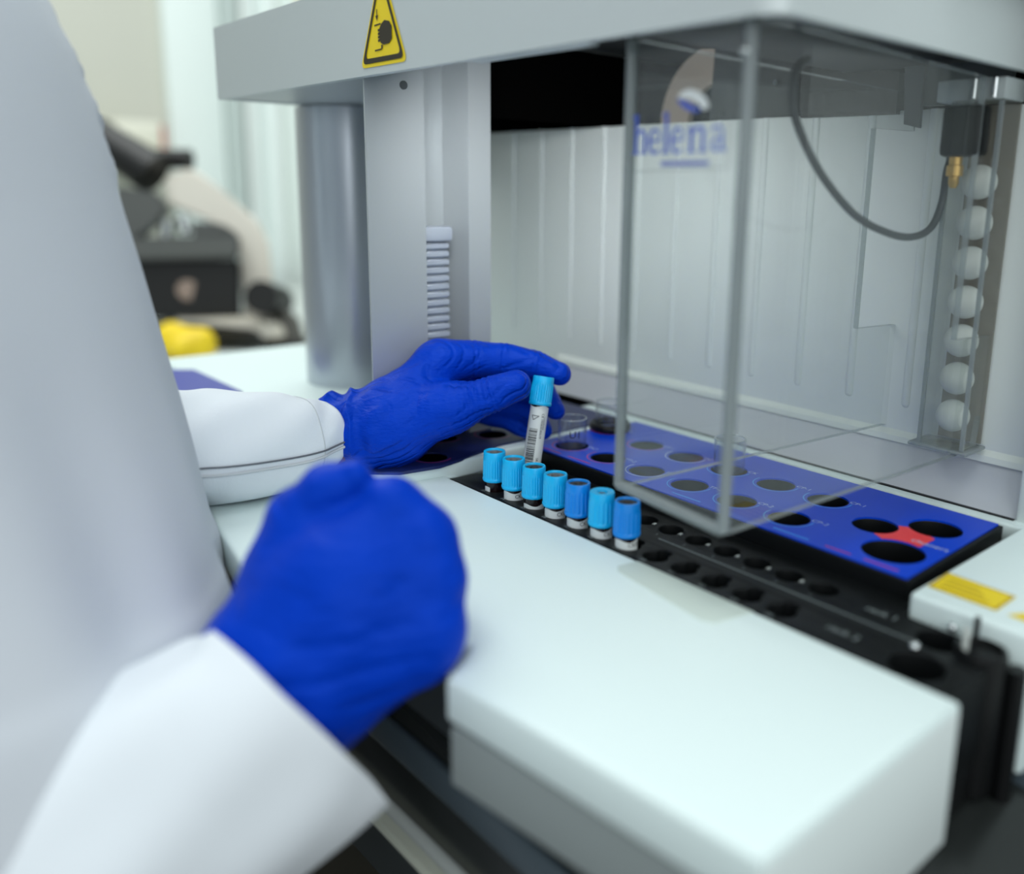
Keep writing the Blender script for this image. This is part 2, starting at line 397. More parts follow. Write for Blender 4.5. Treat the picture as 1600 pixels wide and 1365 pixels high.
bm = bmesh.new(); addloft(bm, [[(x, y, z) for y, z in [(.5705, .0445), (.5665, .0405), (.5660, .0365), (.5705, .0360)]] for x in (-.648, P1)])
link('panel_ledge', tome(bm), mat('ledge_white', S(226, 232, 226), .45), AN, label='white ledge along the foot of the panel')
link('deck_gap', box(P0+.02, P1, .5475, .5500, ZD-.0005, ZD+.0008), BLACK, AN)
link('side_pillar', box(P1+.0005, -.09, .548, .66, ZD-.002, .34, bev=.003), WHITE2, AN, label='white pillar at the right of the back panel')
# dark cavity above the panel
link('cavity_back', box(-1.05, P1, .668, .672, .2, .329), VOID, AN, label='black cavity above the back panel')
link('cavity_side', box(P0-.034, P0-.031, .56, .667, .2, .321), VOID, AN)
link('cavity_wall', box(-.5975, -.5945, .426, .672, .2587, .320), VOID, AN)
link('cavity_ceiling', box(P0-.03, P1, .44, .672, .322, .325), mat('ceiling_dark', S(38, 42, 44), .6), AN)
# hood
HX0, HX1, HY, HZ0, HZ1 = -.810, -.2245, .310, .275, .334
bm = bmesh.new()
def rr(cx, cy, r, a0, a1, n=6): return [(cx+r*cos(a0+(a1-a0)*i/n), cy+r*sin(a0+(a1-a0)*i/n)) for i in range(n+1)]
out = [(HX0, .675), (HX0, HY)]+rr(HX1-.014, HY+.014, .014, -pi/2, 0)+[(HX1, .675)]
inn = [(HX0+.006, .675), (HX0+.006, HY+.006)]+rr(HX1-.014, HY+.014, .009, -pi/2, 0)+[(HX1-.005, .675)]
addloft(bm, [[(x, y, z) for x, y in out+inn[::-1]] for z in (HZ0, HZ1)])
link('hood_skirt', tome(bm, 40), HOODG, AN, label='grey front and side faces of the hood')
link('hood_top', plate(inn, [], HZ1-.004, HZ1-.0002), HOODG, AN)
link('hood_underside', plate([(HX0+.006, HY+.0065), (-.568, HY+.0065), (-.568, .355), (-.602, .355), (-.602, .468), (HX0+.006, .468)], [], HZ0+.0008, HZ0+.003), GREY, AN, label='flat underside of the hood at the left')
link('hood_lip', box(-.445, -.345, HY+.006, .327, HZ0+.0005, HZ0+.003), HOODG, AN)
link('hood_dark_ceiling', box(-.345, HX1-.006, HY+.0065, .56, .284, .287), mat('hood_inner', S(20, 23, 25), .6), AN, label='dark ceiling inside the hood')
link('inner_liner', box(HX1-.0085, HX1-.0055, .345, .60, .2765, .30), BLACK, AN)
# chamber left wall: stepped vertical profile, and silver rounded column
prof = [(-.5650, .3165), (-.5650, .3640), (-.5900, .3640), (-.5900, .3960), (-.5790, .4020), (-.5650, .4025), (-.5650, .4235), (-.5720, .4250), (-.5930, .4250), (-.5930, .3615), (-.5668, .3615), (-.5668, .3165)]
link('chamber_wall', plate(prof, [], ZD-.001, .322, bev=.0006), GREY, AN, label='grey chamber wall with a vertical slot')
s_ = onx(630, 133, -.565)
bm = bmesh.new(); addtube(bm, [(-.5655, s_[1], s_[2]), (-.5640, s_[1], s_[2])], .0030, 20)
link('screw', tome(bm), DGREY, AN, label='small round screw in the chamber wall')
cc = at(552, 400, .885)
prof = [(cc[0]+.05*cos(t), cc[1]+.05*sin(t)) for t in [radians(90+i*15) for i in range(0, 19)]]
prof = prof+[(cc[0]+.09, cc[1]-.0), (cc[0]+.09, cc[1]+.05)]
link('column', plate(prof, [], 0.0, HZ0-.0004), SILV, AN, label='silver rounded support column')
# cable chain in slot
bm = bmesh.new()
for k in range(17):
    z = .058+k*.0062; addbox(bm, -.5885, -.5725, .3668, .3900, z, z+.0050, bev=.0012, seg=1)
addbox(bm, -.5885, -.570, .366, .3915, .058+17*.0062, .1745, bev=.002)
addbox(bm, -.5890, -.576, .3700, .3870, .05, .173)
link('cable_chain', tome(bm, 40), CHAIN, AN, label='ribbed cable chain running in the slot')
# things inside the hood, on the right: brackets
bm = bmesh.new()
def quad_y(bm, px, y, th=.004):
    a = [ony(x, yy, y) for x, yy in px]; b = [p+np.array([0, th, 0]) for p in a]
    A = [bm.verts.new(p) for p in a]; B = [bm.verts.new(p) for p in b]; bm.faces.new(A[::-1]); bm.faces.new(B)
    for i in range(len(A)): bm.faces.new((A[i], A[(i+1) % len(A)], B[(i+1) % len(A)], B[i]))
quad_y(bm, [(1120, 40), (1246, 60), (1240, 186), (1108, 189)], .59)
link('bracket', tome(bm), mat('bracket_grey', S(66, 70, 72), .5), AN, label='grey metal bracket above the panel')
bm = bmesh.new(); quad_y(bm, [(1428, 60), (1590, 80), (1575, 160), (1423, 166)], .588)
link('bracket', tome(bm), mat('bracket_light', S(104, 110, 112), .5), AN, label='light grey bracket over the clear column')
bm = bmesh.new(); quad_y(bm, [(1414, 90), (1446, 90), (1436, 200), (1412, 194)], .556, .003)
link('hanging_tab', tome(bm), DGREY, AN, label='narrow dark tab hanging from the hood')
bm = bmesh.new(); quad_y(bm, [(1252, 88), (1405, 112), (1400, 178), (1250, 184)], .565, .03)
link('motor_box', tome(bm), BLACK, AN, label='black box under the hood')
for x, y in ((1211, 129), (1126, 178), (1322, 105)):
    p = ony(x, y, .586); link('screw', tube([p, p+np.array([0, .003, 0])], .0022, 14), CHROME, AN)
c0 = ony(1125, 190, .62); bm = bmesh.new(); n = 48
rings = [[(c0[0]+r*cos(2*pi*k/n), y, c0[2]+r*sin(2*pi*k/n)) for k in range(n)] for r, y in ((.063, .62), (.063, .614), (.031, .614), (.031, .62))]
addloft(bm, rings+[rings[0]], cap=False)
link('rotor_ring', tome(bm, 40), BEIGE, AN, label='beige ring-shaped rotor inside the dark cavity')
# ---- warning stickers
A_ = [ony(x, y, HY-.0006) for x, y in ((564, 108), (636, 95), (594, -62))]
v0, v1, v2 = A_; base = v1-v0; L = base[0]; cx = (v0[0]+v1[0])/2; zb = (v0[2]+v1[2])/2; hgt = v2[2]-zb
def tri(s, y, z_up=0):
    c = (cx, zb+hgt*.36); P = [(-L/2, -hgt*.36), (L/2, -hgt*.36), (0, hgt*.64)]; out = []
    for i in range(3):
        a = np.array(P[i])*s; 
        for j in range(7):
            t = j/6; u = np.array(P[i-1])*s; w = np.array(P[(i+1) % 3])*s; e = .09
            p = (1-t)**2*(a+(u-a)*e)+2*t*(1-t)*a+t*t*(a+(w-a)*e); out.append((c[0]+p[0], y, c[1]+p[1]))
    return out
def flat(pts): bm = bmesh.new(); bm.faces.new([bm.verts.new(p) for p in pts]); return tome(bm)
st = link('warning_sticker', flat(tri(1, HY-.0005)), YEL, AN, label='yellow triangular crushing-hazard sticker on the hood front')
bm = bmesh.new(); a = tri(.90, HY-.0009); b = tri(.76, HY-.0009); A = [bm.verts.new(p) for p in a]; B = [bm.verts.new(p) for p in b]
for i in range(len(A)): bm.faces.new((A[i], A[(i+1) % len(A)], B[(i+1) % len(B)], B[i]))
link('sticker_border', tome(bm), BROWNP, st)
def tp(u, v): return (cx+u*L, HY-.0010, zb+v*hgt)
bm = bmesh.new()
def poly(bm, pts): bm.faces.new([bm.verts.new(tp(*p)) for p in pts])
hand = [(-.01, .40), (.06, .43), (.16, .41), (.21, .36), (.21, .24), (.15, .20), (.04, .195), (-.02, .215), (-.05, .25), (-.05, .36)]
poly(bm, hand)
for k in range(4): poly(bm, [(-.085, .355-.033*k), (-.045, .358-.033*k), (-.045, .332-.033*k), (-.085, .33-.033*k)])
poly(bm, [(-.16, .405), (-.02, .41), (-.02, .395), (-.16, .39)]); poly(bm, [(-.16, .16), (-.01, .165), (-.01, .15), (-.16, .145)])
poly(bm, [(-.02, .20), (.01, .20), (.01, .16), (-.02, .16)])
poly(bm, [(-.10, .44), (-.13, .49), (-.108, .49), (-.108, .55), (-.092, .55), (-.092, .49), (-.07, .49)])
link('sticker_symbol', tome(bm), BROWNP, st)
c4 = [onz(x, y, ZD+.0004) for x, y in ((1449, 915), (1481, 894), (1588, 932), (1557, 954))]
s2 = link('warning_sticker', flat(c4), YEL, AN, label='yellow rectangular sticker with dark border on the white deck block')
bm = bmesh.new(); m_ = sum(c4)/4; A = [bm.verts.new(m_+(p-m_)*.97+np.array([0, 0, .0002])) for p in c4]; B = [bm.verts.new(m_+(p-m_)*.92+np.array([0, 0, .0002])) for p in c4]
for i in range(4): bm.faces.new((A[i], A[(i+1) % 4], B[(i+1) % 4], B[i]))
ux = (c4[3]-c4[0]); uy = (c4[1]-c4[0])
for k in range(3):
    a = c4[0]+ux*.12+uy*(.22+.22*k)+np.array([0, 0, .0002]); w = ux*(.7-.12*k); h_ = uy*.05
    bm.faces.new([bm.verts.new(p) for p in (a, a+w, a+w+h_, a+h_)])
link('sticker_print', tome(bm), mat('faded_print', S(176, 140, 14), .5), s2)
c5 = [onz(x, y, ZD+.0004) for x, y in ((1574, 960), (1622, 955), (1640, 985))]
s3 = link('warning_sticker', flat(c5), YEL, AN, label='yellow triangular sticker at the far right of the deck block')

# ================================================================== SAMPLE RACK
RK = thing('sample_rack', 'black sample tube rack with two rows of holes and a round end post', 'rack', (-.33, .38, -.07))
def keyhole(cx, cy, r, dy=.0105, w=.0052, n=18):
    a0 = math.asin(w/r); pts = [(cx+r*cos(t), cy+r*sin(t)) for t in [pi/2+a0+(2*pi-2*a0)*i/n for i in range(n+1)]]
    return pts+[(cx+w, cy+dy+r*.25), (cx+w*.5, cy+dy+r*.5), (cx-w*.5, cy+dy+r*.5), (cx-w, cy+dy+r*.25)]
PIT = .02157
xs = [-.4689+PIT*i for i in range(12)]
fr = [keyhole(x, .3552, .0076, .0075, .0046) for x in xs]
bk = [circ(x, .3930, .0078, 26) for x in xs]
big = [circ(-.1612, .3563, .0125), circ(-.1655, .3860, .0105)]
# (front-row holes fit between y .347 and .3735, back row from .385)
outer = [(-.5076, YF), (-.1400, YF), (-.1385, .3600), (-.1390, .3985), (-.1900, .3985), (-.1900, .4250), (-.4995, .4250), (-.5010, .38)]
link('rack_body', plate(outer, fr+bk+big, -.045, -.0006, bev=.0006), BLACKS, RK, label='black top with round and keyhole openings')
link('rack_floor', box(-.505, -.141, .346, .398, -.066, -.0453), VOID, RK)
bm = bmesh.new(); addbox(bm, -.335, -.172, .3762, .3766, -.0008, -.0003); link('rack_line', tome(bm), GINK, RK)
for i, x in enumerate(xs):
    link('hole_number', text(str(13+i), .0042, Matrix.Translation((x-.0035, .3447, -.0003))), GINK, RK)
    if i > 5: link('hole_number', text(str(12-i) if i < 12 else '0', .0030, Matrix.Translation((x-.001, .3795, -.0003))), GINK, RK)
link('rack_lettering', text('rack 1', .0068, Matrix.Translation((-.2055, .3885, -.0003))), GINK, RK)
link('rack_lettering', text('rack 2', .0068, Matrix.Translation((-.2075, .3560, -.0003))), GINK, RK)
for i, x in enumerate(xs[6:]):
    link('hole_mark', text('R', .0044, Matrix.Translation((x-.0135, .3895, .0001)), bold=.0001), INK, RK)
for p, r in (((-.1690, .3697), .0026), ((-.1659, .4013), .0024)):
    bm = bmesh.new(); bmesh.ops.create_uvsphere(bm, u_segments=16, v_segments=10, radius=r, matrix=Matrix.Translation((p[0], p[1], .0008))); link('ball_stud', tome(bm, 60), CHROME, RK, label='small shiny white stud')
cx_, cy_ = -.1475, .3890
link('end_post', lathe([(.0115, -.070), (.0118, -.066), (.0118, -.003), (.0112, -.0006), (.0095, 0), (.0090, -.0025), (.001, -.0028)], (cx_+.001, cy_-.001, .0035), 40), BLACK, RK, label='black round post at the right end of the rack')
link('end_wall', box(-.1545, -.1400, .3445, .392, -.069, -.046, bev=.003), BLACK, RK)
link('post_flange', lathe([(.0045, -.066), (.0045, .0005)], (cx_+.0150, cy_+.005, -.004), 16), BLACK, RK)
p0 = onz(1507, 1015, .001); link('steel_pin', tube([p0-np.array([0, 0, .003]), p0+np.array([0, 0, .0105])], .0016, 14), INK, RK, label='bright steel pin')
p0 = onz(1524, 998, .001); link('black_pin', tube([p0-np.array([0, 0, .003]), p0+np.array([0, 0, .0110])], .0014, 12), BLACK, RK)

# ================================================================== REAGENT PLATE
RG = thing('reagent_plate', 'bright blue reagent plate with black rim and rows of round holes', 'reagent tray', (-.36, .475, -.04))
holes = []
for k in range(6):
    x = -.4870+.0397*k; holes.append((x, .4427, .0130))
for k in range(5):
    holes.append((-.4518+.0402*k, .4895, .0132))
holes.append((-.5020, .4985, .0140))
holes += [(-.2483, .4728, .0135), (-.2222, .4962, .0153), (-.2212, .4445, .0174)]
outer = [(-.1985, .4167), (-.2008, .5333), (-.5055, .5333), (-.5115, .50), (-.5120, .4345), (-.506, .4215), (-.498, .4180)]
outer_r = outer
link('overlay', plate(outer_r, [circ(x, y, r, 40) for x, y, r in holes], ZD-.0012, ZD+.0008), BLUEP, RG, label='glossy blue overlay')
o2 = [(-.1963, .4148), (-.1985, .5345), (-.5065, .5345), (-.5128, .50), (-.5132, .4330), (-.507, .4190), (-.498, .4158)]
link('rim', plate(o2, [circ(x, y, r-.0003, 40) for x, y, r in holes], -.006, ZD-.0001, bev=.0008), BLACKS, RG, label='black rim and body')
link('well_block', box(-.508, -.200, .420, .532, -.044, -.0065), VOID, RG)
zt = ZD+.0010
for i, (x, y, r) in enumerate(holes[:12]):
    bm = bmesh.new(); ringband(bm, x, y, zt, r+.0022, .0008, pi*.95, pi*2.08)
    link('hole_ring', tome(bm), PINK if x < -.43 else (PALE if x < -.40 else LBLUE), RG)
for x0, x1, m_ in ((-.500, -.476, PINK), (-.468, -.444, PINK), (-.365, -.341, LBLUE), (-.285, -.261, LBLUE), (-.250, -.234, PINK), (-.226, -.206, PINK)):
    link('dash_mark', box(x0, x1, .4212, .4222, zt-.0003, zt), m_, RG)
names = ['DCI', 'PT-2', 'TC', 'TF-2', 'CP-2', 'CP-2', 'PT-1', 'TC', 'CK', 'CP-1', 'CP-1', 'DC']
for i, (x, y, r) in enumerate(holes[:12]): link('hole_label', text(names[i], .0056, Matrix.Translation((x+r*.88, y+r*.42, zt))), PALE, RG)
link('plate_lettering', text('cleaners', .0066, Matrix.Translation((-.2225, .4660, zt+.0001))), PALE, RG)
rc = circ(-.2285, .4690, .0185, 12)
cut = [circ(x, y, r+.0002, 40) for x, y, r in holes[12:]]
# red hexagon between the three large holes, holes kept open by clipping against each circle
bm = bmesh.new(); N = 44; cxr, cyr, R = -.2293, .4705, .0175
def inside(x, y): 
    a = atan2(y-cyr, x-cxr); h = R*cos(pi/6)/cos(((a+pi/6) % (pi/3))-pi/6); return math.hypot(x-cxr, y-cyr) < h and all(math.hypot(x-a_, y-b_) > r_+.0001 for a_, b_, r_ in holes[12:])
g = {}
for i in range(N*2):
    for j in range(N*2):
        x = cxr-R+(i+.5)*R/N; y = cyr-R+(j+.5)*R/N
        if inside(x, y):
            q = []
            for a, b in ((i, j), (i+1, j), (i+1, j+1), (i, j+1)):
                if (a, b) not in g: g[(a, b)] = bm.verts.new((cxr-R+a*R/N, cyr-R+b*R/N, zt-.0001))
                q.append(g[(a, b)])
            bm.faces.new(q)
link('red_patch', tome(bm), RED, RG, label='red patch between three large holes')

# ================================================================== VIALS
def vial(x, y, z0, z1, r, label, mark=True):
    v = thing('glass_vial', label, 'vial', (x, y, z0), 'clear glass vials in the blue plate')
    link('vial_body', lathe([(r*.96, z0), (r, z0+.003), (r, z1-.001), (r*.93, z1-.001), (r*.93, z0+.004), (.0005, z0+.003)], (x, y, 0), 40, cap=False), GLASS, v)
    bm = bmesh.new(); n = 40
    rings = [[(x+(r*.965+.0006*cos(a))*cos(2*pi*k/n), y+(r*.965+.0006*cos(a))*sin(2*pi*k/n), z1-.0006+.0006*sin(a)) for k in range(n)] for a in [2*pi*i/8 for i in range(9)]]
    addloft(bm, rings, cap=False); link('vial_rim', tome(bm, 80), GLASSR, v)
    if mark:
        w = lambda c: Vector((x+(r+.0002)*cos(-.95+c.x/r), y+(r+.0002)*sin(-.95+c.x/r), c.y+z0+.022))
        link('pen_mark', text('U1', .008, None, warp=w), TINK, v, label='handwritten black mark')
    return v
vial(-.4870, .4427, -.003, .0330, .0112, 'short clear glass vial with a handwritten mark, nearest the held tube')
vial(-.5020, .4985, -.003, .0345, .0122, 'clear glass vial standing in the thick black ring', mark=False)
vial(-.3716, .4895, -.003, .0340, .0112, 'clear glass vial seen through the acrylic shield', mark=False)
bm = bmesh.new(); n = 44; rg = []
for a in [2*pi*i/12 for i in range(13)]:
    rg.append([(-.5020+(.0148+.0024*cos(a))*cos(2*pi*k/n), .4985+(.0148+.0024*cos(a))*sin(2*pi*k/n), ZD+.0042+.0034*sin(a)) for k in range(n)])
addloft(bm, rg, cap=False)
tag(recentre(link('holder_ring', tome(bm, 80), BLACK)), 'thick black rubber ring around the rear vial on the blue plate', 'ring')

# ================================================================== SAMPLE TUBES
def capmesh(kind):
    n = 160; nr = 30 if kind == 'fine' else 18; r0 = .0079
    def mod(a, z):
        if .0025 < z < .0160: 
            e = min(1, (z-.0025)/.001, (.0160-z)/.001); w = cos(nr*a)
            return 1+e*(.032*max(w, -.6) if kind == 'fine' else .040*max(min(w*2.2, 1), -.7))
        return 1
    prof = [(.0068, 0), (.0080, .0002), (.0083, .0010), (.0083, .0020), (.0079, .0026), (.00785, .0035)]+[(.00785-.00002*k, .004+.001*k) for k in range(12)]+[(.0077, .0161), (.0076, .0170), (.0076, .0203), (.0073, .0210), (.0063, .0210), (.0060, .0206), (.0060, .0195), (.0055, .0190)]
    return lathe(prof, (0, 0, 0), n, mod, cap=False)
def make_tube(name, kind, capm, stopm, lab_top, rot, label, L=.050, zcap=.006, label_arc=4.6, group='blue capped sample tubes in the rack', solidcap=False):
    t = thing(name, label, 'tube', (0, 0, 0), group)
    link('tube_body', lathe([(.0008, -L), (.0040, -L+.0012), (.0062, -L+.005), (.0064, -L+.008), (.0064, zcap+.004)], (0, 0, 0), 32), BLOOD, t, label='glass body filled dark with blood')
    me = capmesh(kind); me.transform(Matrix.Translation((0, 0, zcap))); link('cap', me, capm, t)
    sp = [(.0061, zcap+.0175), (.0061, zcap+.0196), (.0030, zcap+.0198), (.0026, zcap+.0186), (.0004, zcap+.0184)]
    if solidcap: sp = [(.0064, zcap+.0175), (.0064, zcap+.0207), (.0034, zcap+.0207), (.0030, zcap+.0192), (.0004, zcap+.0190)]
    link('stopper', lathe(sp, (0, 0, 0), 32), stopm, t)
    if solidcap: link('stopper_centre', lathe([(.0029, zcap+.0185), (.0029, zcap+.0194), (.0004, zcap+.0194)], (0, 0, 0), 24), RUBBER, t)
    bm = bmesh.new(); n = 40; r = .00662
    a = [rot-label_arc/2+label_arc*i/n for i in range(n+1)]
    addloft(bm, [[(r*cos(q), r*sin(q), z+(.0007*sin(q*3) if z > -.02 else 0)) for q in a] for z in (-L*.75, lab_top)], cap=False, closed=False)
    lb = link('paper_label', tome(bm, 60), PAPER, t)
    return t, lb
VA = atan2(-.355, .42)       # direction from the row of tubes towards the camera
spec = [('fine', CAPL, RUBBER, .0020, VA-1.9, 2.9, 'light blue capped sample tube at the far left end of the row'),
        ('fine', CAPL, RUBBER, .0045, VA, 4.6, 'light blue capped sample tube with grey stopper, second from the far left end'),
        ('fine', CAPL, RUBD, .0016, VA+.2, 3.6, 'light blue capped sample tube in front of the hand-held tube'),
        ('fine', CAPL, RUBBER, .0044, VA, 4.6, 'light blue capped sample tube in the middle of the row'),
        ('coarse', CAPD, RUBD, .0042, VA, 4.6, 'darker blue capped sample tube between the two lighter ones'),
        ('coarse', CAPL, CAPL, .0040, VA, 4.6, 'sample tube with an all-blue cap top, second from the acrylic shield corner'),
        ('coarse', CAPD, RUBD, .0040, VA-.1, 4.6, 'darker blue capped sample tube at the near right end, under the shield edge')]
for i, (kind, cm, sm, lt, rot, arc, lab) in enumerate(spec):
    t, lb = make_tube('sample_tube', kind, cm, sm, lt, rot, lab, label_arc=arc, solidcap=(i == 5))
    t.location = (-.4689+.0214*i, .3543, 0)
    if lt > .003:
        w = lambda c, rot=rot: Vector((.0068*cos(rot+.15+c.x/.0068), .0068*sin(rot+.15+c.x/.0068), c.y+.0006))
        link('label_print', text('CK%d0' % (i % 3), .0036, None, warp=w), TINK, lb)
# held tube
top = at(850, 588, .640); bot = at(830.5, 724, .640); axd = Vector(top-bot).normalized()
ht, lb = make_tube('sample_tube', 'fine', CAPL, RUBBER, .0008, 0, 'blue capped sample tube held upright between gloved thumb and finger', L=.066, zcap=.0015, group=None, label_arc=4.4)
z_ = axd; view = Vector(CAM)-Vector(top); x_ = (view-z_*view.dot(z_)).normalized(); y_ = z_.cross(x_)
base = Vector(top)-z_*.0225
ht.matrix_world = Matrix(((x_.x, y_.x, z_.x, base.x), (x_.y, y_.y, z_.y, base.y), (x_.z, y_.z, z_.z, base.z), (0, 0, 0, 1)))
R_ = .00680
def wr(u, v): return Vector((R_*cos(u/R_), R_*sin(u/R_), v))
bm = bmesh.new(); v = -.0155; rnd = random.Random(3)
while v > -.049:
    h_ = rnd.choice([.0003, .0003, .0005, .0008]); k = 5
    for i in range(k):
        u0 = -.0058+.0066*i/k; u1 = -.0058+.0066*(i+1)/k
        bm.faces.new([bm.verts.new(wr(a, b)) for a, b in ((u0, v), (u1, v), (u1, v-h_), (u0, v-h_))])
    v -= h_+rnd.choice([.0003, .0004, .0006])
link('barcode', tome(bm), TINK, lb, label='black barcode')
bm = bmesh.new()
T3 = [(-.0048, -.0060), (.0006, -.0062), (-.0034, -.0092), (-.0048, -.0060)]
for a, b in zip(T3[:-1], T3[1:]):
    for i in range(4):
        p = np.array(a)+(np.array(b)-a)*i/4; q = np.array(a)+(np.array(b)-a)*(i+1)/4; d = (q-p)/np.linalg.norm(q-p); nn = np.array([-d[1], d[0]])*.00022
        bm.faces.new([bm.verts.new(wr(*s)) for s in (p-nn, q-nn, q+nn, p+nn)])
link('pen_triangle', tome(bm), TINK, lb, label='small triangle drawn in black')
w = lambda c: wr(.0026-(-c.y)-0, 0)
def vt(s, size, u, v0): return text(s, size, None, warp=lambda c: wr(u+c.y, v0-c.x))
link('label_print', join([vt('CE 10365040619', .0026, .0026, -.0040), vt('12345678 0601', .0016, .0046, -.0060), vt('SRA', .0026, .0026, -.0360)]), TINK, lb)

# ================================================================== ACRYLIC SHIELD
FL = onz(966, 760, .044); FR = onz(1129, 834, .044); BR = onz(1518, 701, .044); BL = onz(1384.6, 665, .044)
ZT = .2775
SH = thing('acrylic_shield', 'clear acrylic box-shaped shield hanging below the hood with blue lettering', 'shield', tuple((FL+FR+BL+BR)/4))
def vplane(A, B, px):
    d = B-A; n = np.array([d[1], -d[0], 0]); out = []
    for x, y in px:
        r = ray(x, y); t = ((A-CAM)@n)/(r@n); out.append(CAM+r*t)
    return out, n
def up(p, z): return np.array([p[0], p[1], z])
fp = [FL, FR, up(FR, ZT+.003), up(FL, ZT+.003)]
d = FR-FL; nf = np.array([d[1], -d[0], 0]); nf /= np.linalg.norm(nf)
link('front_pane', sheet(fp, .004, nf), [ACR, ACRE], SH)
lp, nl = vplane(FL, BL, [(1384.6, 661), (1400, 506), (1337, 513), (1365, 200), (1425, 205), (1430, 148)])
link('side_pane', sheet([FL+(BL-FL)*.012]+lp+[up(FL+(BL-FL)*.012, ZT)], .004, nl), [ACR, ACRE], SH)
rp_, nr_ = vplane(FR, BR, [(1518, 701), (1552, 523), (1490, 531), (1538, 120)])
rp_[-1][2] = min(rp_[-1][2], ZT)
link('side_pane', sheet([FR+(BR-FR)*.012]+rp_+[up(FR+(BR-FR)*.012, ZT)], .004, nr_), [ACR, ACRE], SH)
bm = bmesh.new(); e = (FR-nf*0)+np.array([0, 0, 0])
addtube(bm, [FR+np.array([0, 0, .001]), up(FR, ZT)], .0030, 12); link('glued_corner', tome(bm, 60), ACRE, SH)
bm = bmesh.new(); addtube(bm, [FL+np.array([0, 0, .001]), up(FL, ZT)], .0026, 12); link('glued_corner', tome(bm, 60), ACRE, SH)
bm = bmesh.new(); a = FL+np.array([.001, 0, .0015]); b = FR+np.array([-.001, 0, .0015]); addtube(bm, [a, b], .0030, 10); link('bottom_edge', tome(bm, 60), ACRE, SH)
q, _ = vplane(FR, BR, [(1171, 77)]); bm = bmesh.new(); bmesh.ops.create_uvsphere(bm, u_segments=12, v_segments=8, radius=.0022, matrix=Matrix.Translation(up(FR, .263)+nf*.003)); link('screw', tome(bm, 60), CHROME, SH)
# logo on front pane: local coords u along pane, v up, from pixels
uf = d/np.linalg.norm(d)
off = nf*.0023 if nf[1] < 0 else -nf*.0023
def lp_(x, y): o, _ = vplane(FL, FR, [(x, y)]); return o[0]
Q0 = lp_(993, 243); Q1 = lp_(1140, 236); Wd = (Q1-Q0)@uf
zbase = (Q0[2]+Q1[2])/2; XH = lp_(1060, 200)[2]-lp_(1060, 240)[2]
def pane(u, v): return Q0+uf*u*Wd+np.array([0, 0, zbase-Q0[2]+v*XH])+off
# glyph strokes: (points, half width list)
def stroke(bm, pts, ws):
    pts = [np.array(p, float) for p in pts]; L_ = []; R2 = []
    for i, p in enumerate(pts):
        t = pts[min(i+1, len(pts)-1)]-pts[max(i-1, 0)]; t[0] *= 1; t = t/np.linalg.norm(t*np.array([Wd/XH, 1])); nrm = np.array([-t[1]*XH/Wd, t[0]*Wd/XH])
        w_ = ws[i] if hasattr(ws, '__len__') else ws
        L_.append(bm.verts.new(pane(*(p+nrm*w_)))); R2.append(bm.verts.new(pane(*(p-nrm*w_))))
    for i in range(len(pts)-1): bm.faces.new((L_[i], L_[i+1], R2[i+1], R2[i]))
def arc(cx, cy, rx, ry, a0, a1, n=14): return [(cx+rx*cos(radians(a0+(a1-a0)*i/n)), cy+ry*sin(radians(a0+(a1-a0)*i/n))) for i in range(n+1)]
bm = bmesh.new(); TH, TN = .15, .05
def stem(x, y0, y1): stroke(bm, [(x, y0), (x, y1)], TH*.72)
def serif(x, y, w=.045): stroke(bm, [(x-w, y+.04), (x+w, y+.04)], .04)
stem(.045, 0, 1.62); serif(.045, 0); stroke(bm, [(.005, 1.50), (.045, 1.60)], .06)
stroke(bm, [(.060, .70)]+arc(.100, .70, .042, .26, 150, 0)+[(.142, 0)], [.05]*6+[.08]*5+[.105]*6); serif(.142, 0, .038)
def ee(x):
    stroke(bm, arc(x, .5, .060, .47, -38, -352, 30), [.055+.045*max(0, cos(radians(180-(38+314*i/30)))) for i in range(31)]); stroke(bm, [(x-.05, .52), (x+.058, .52)], .055)
ee(.262)
stem(.385, 0, 1.62); serif(.385, 0); stroke(bm, [(.345, 1.50), (.385, 1.60)], .06)
ee(.510)
stem(.655, 0, .98); serif(.655, 0); stroke(bm, [(.618, .88), (.655, .96)], .06)
stroke(bm, [(.670, .70)]+arc(.722, .70, .050, .26, 150, 0)+[(.772, 0)], [.05]*6+[.08]*5+[.105]*6); serif(.772, 0, .038)
stroke(bm, arc(.905, .70, .052, .25, 165, 10, 12)+[(.957, .14), (.995, .03)], [.08]+[.055]*12+[.10, .05])
stroke(bm, [(.955, .56), (.91, .52), (.875, .42), (.862, .26), (.882, .10), (.92, .07), (.955, .2)], [.04, .05, .07, .09, .07, .05, .04])
link('logo_lettering', tome(bm), LOGO, SH, label='blue word helena')
bm = bmesh.new(); stroke(bm, [(.34, -.40), (.84, -.40)], .10); link('logo_bar', tome(bm), mat('logo_bar_blue', S(120, 130, 190), .5), SH)
def cres(px0, px1, m): 
    pass
bm = bmesh.new()
U = [(1064, 153), (1072, 143), (1084, 139), (1097, 143), (1108, 152), (1114, 164), (1110, 171), (1103, 171), (1096, 162), (1086, 156), (1074, 154)]
bm.faces.new([bm.verts.new(lp_(x, y)+off) for x, y in U]); link('logo_swoosh', tome(bm), LOGOW, SH, label='white upper swoosh')
bm = bmesh.new()
U = [(1063, 155), (1074, 157), (1084, 162), (1093, 168), (1102, 172), (1094, 176), (1083, 174), (1074, 169), (1067, 162)]
bm.faces.new([bm.verts.new(lp_(x, y)+off*1.05) for x, y in U]); link('logo_swoosh', tome(bm), LOGO, SH, label='blue lower swoosh')
bm = bmesh.new(); cs = [lp_(x, y)+off*.8 for x, y in ((988, 139), (1147, 129), (1142, 262), (984, 268))]
for a, b in zip(cs, cs[1:]+cs[:1]): addtube(bm, [a, b], .00018, 5)
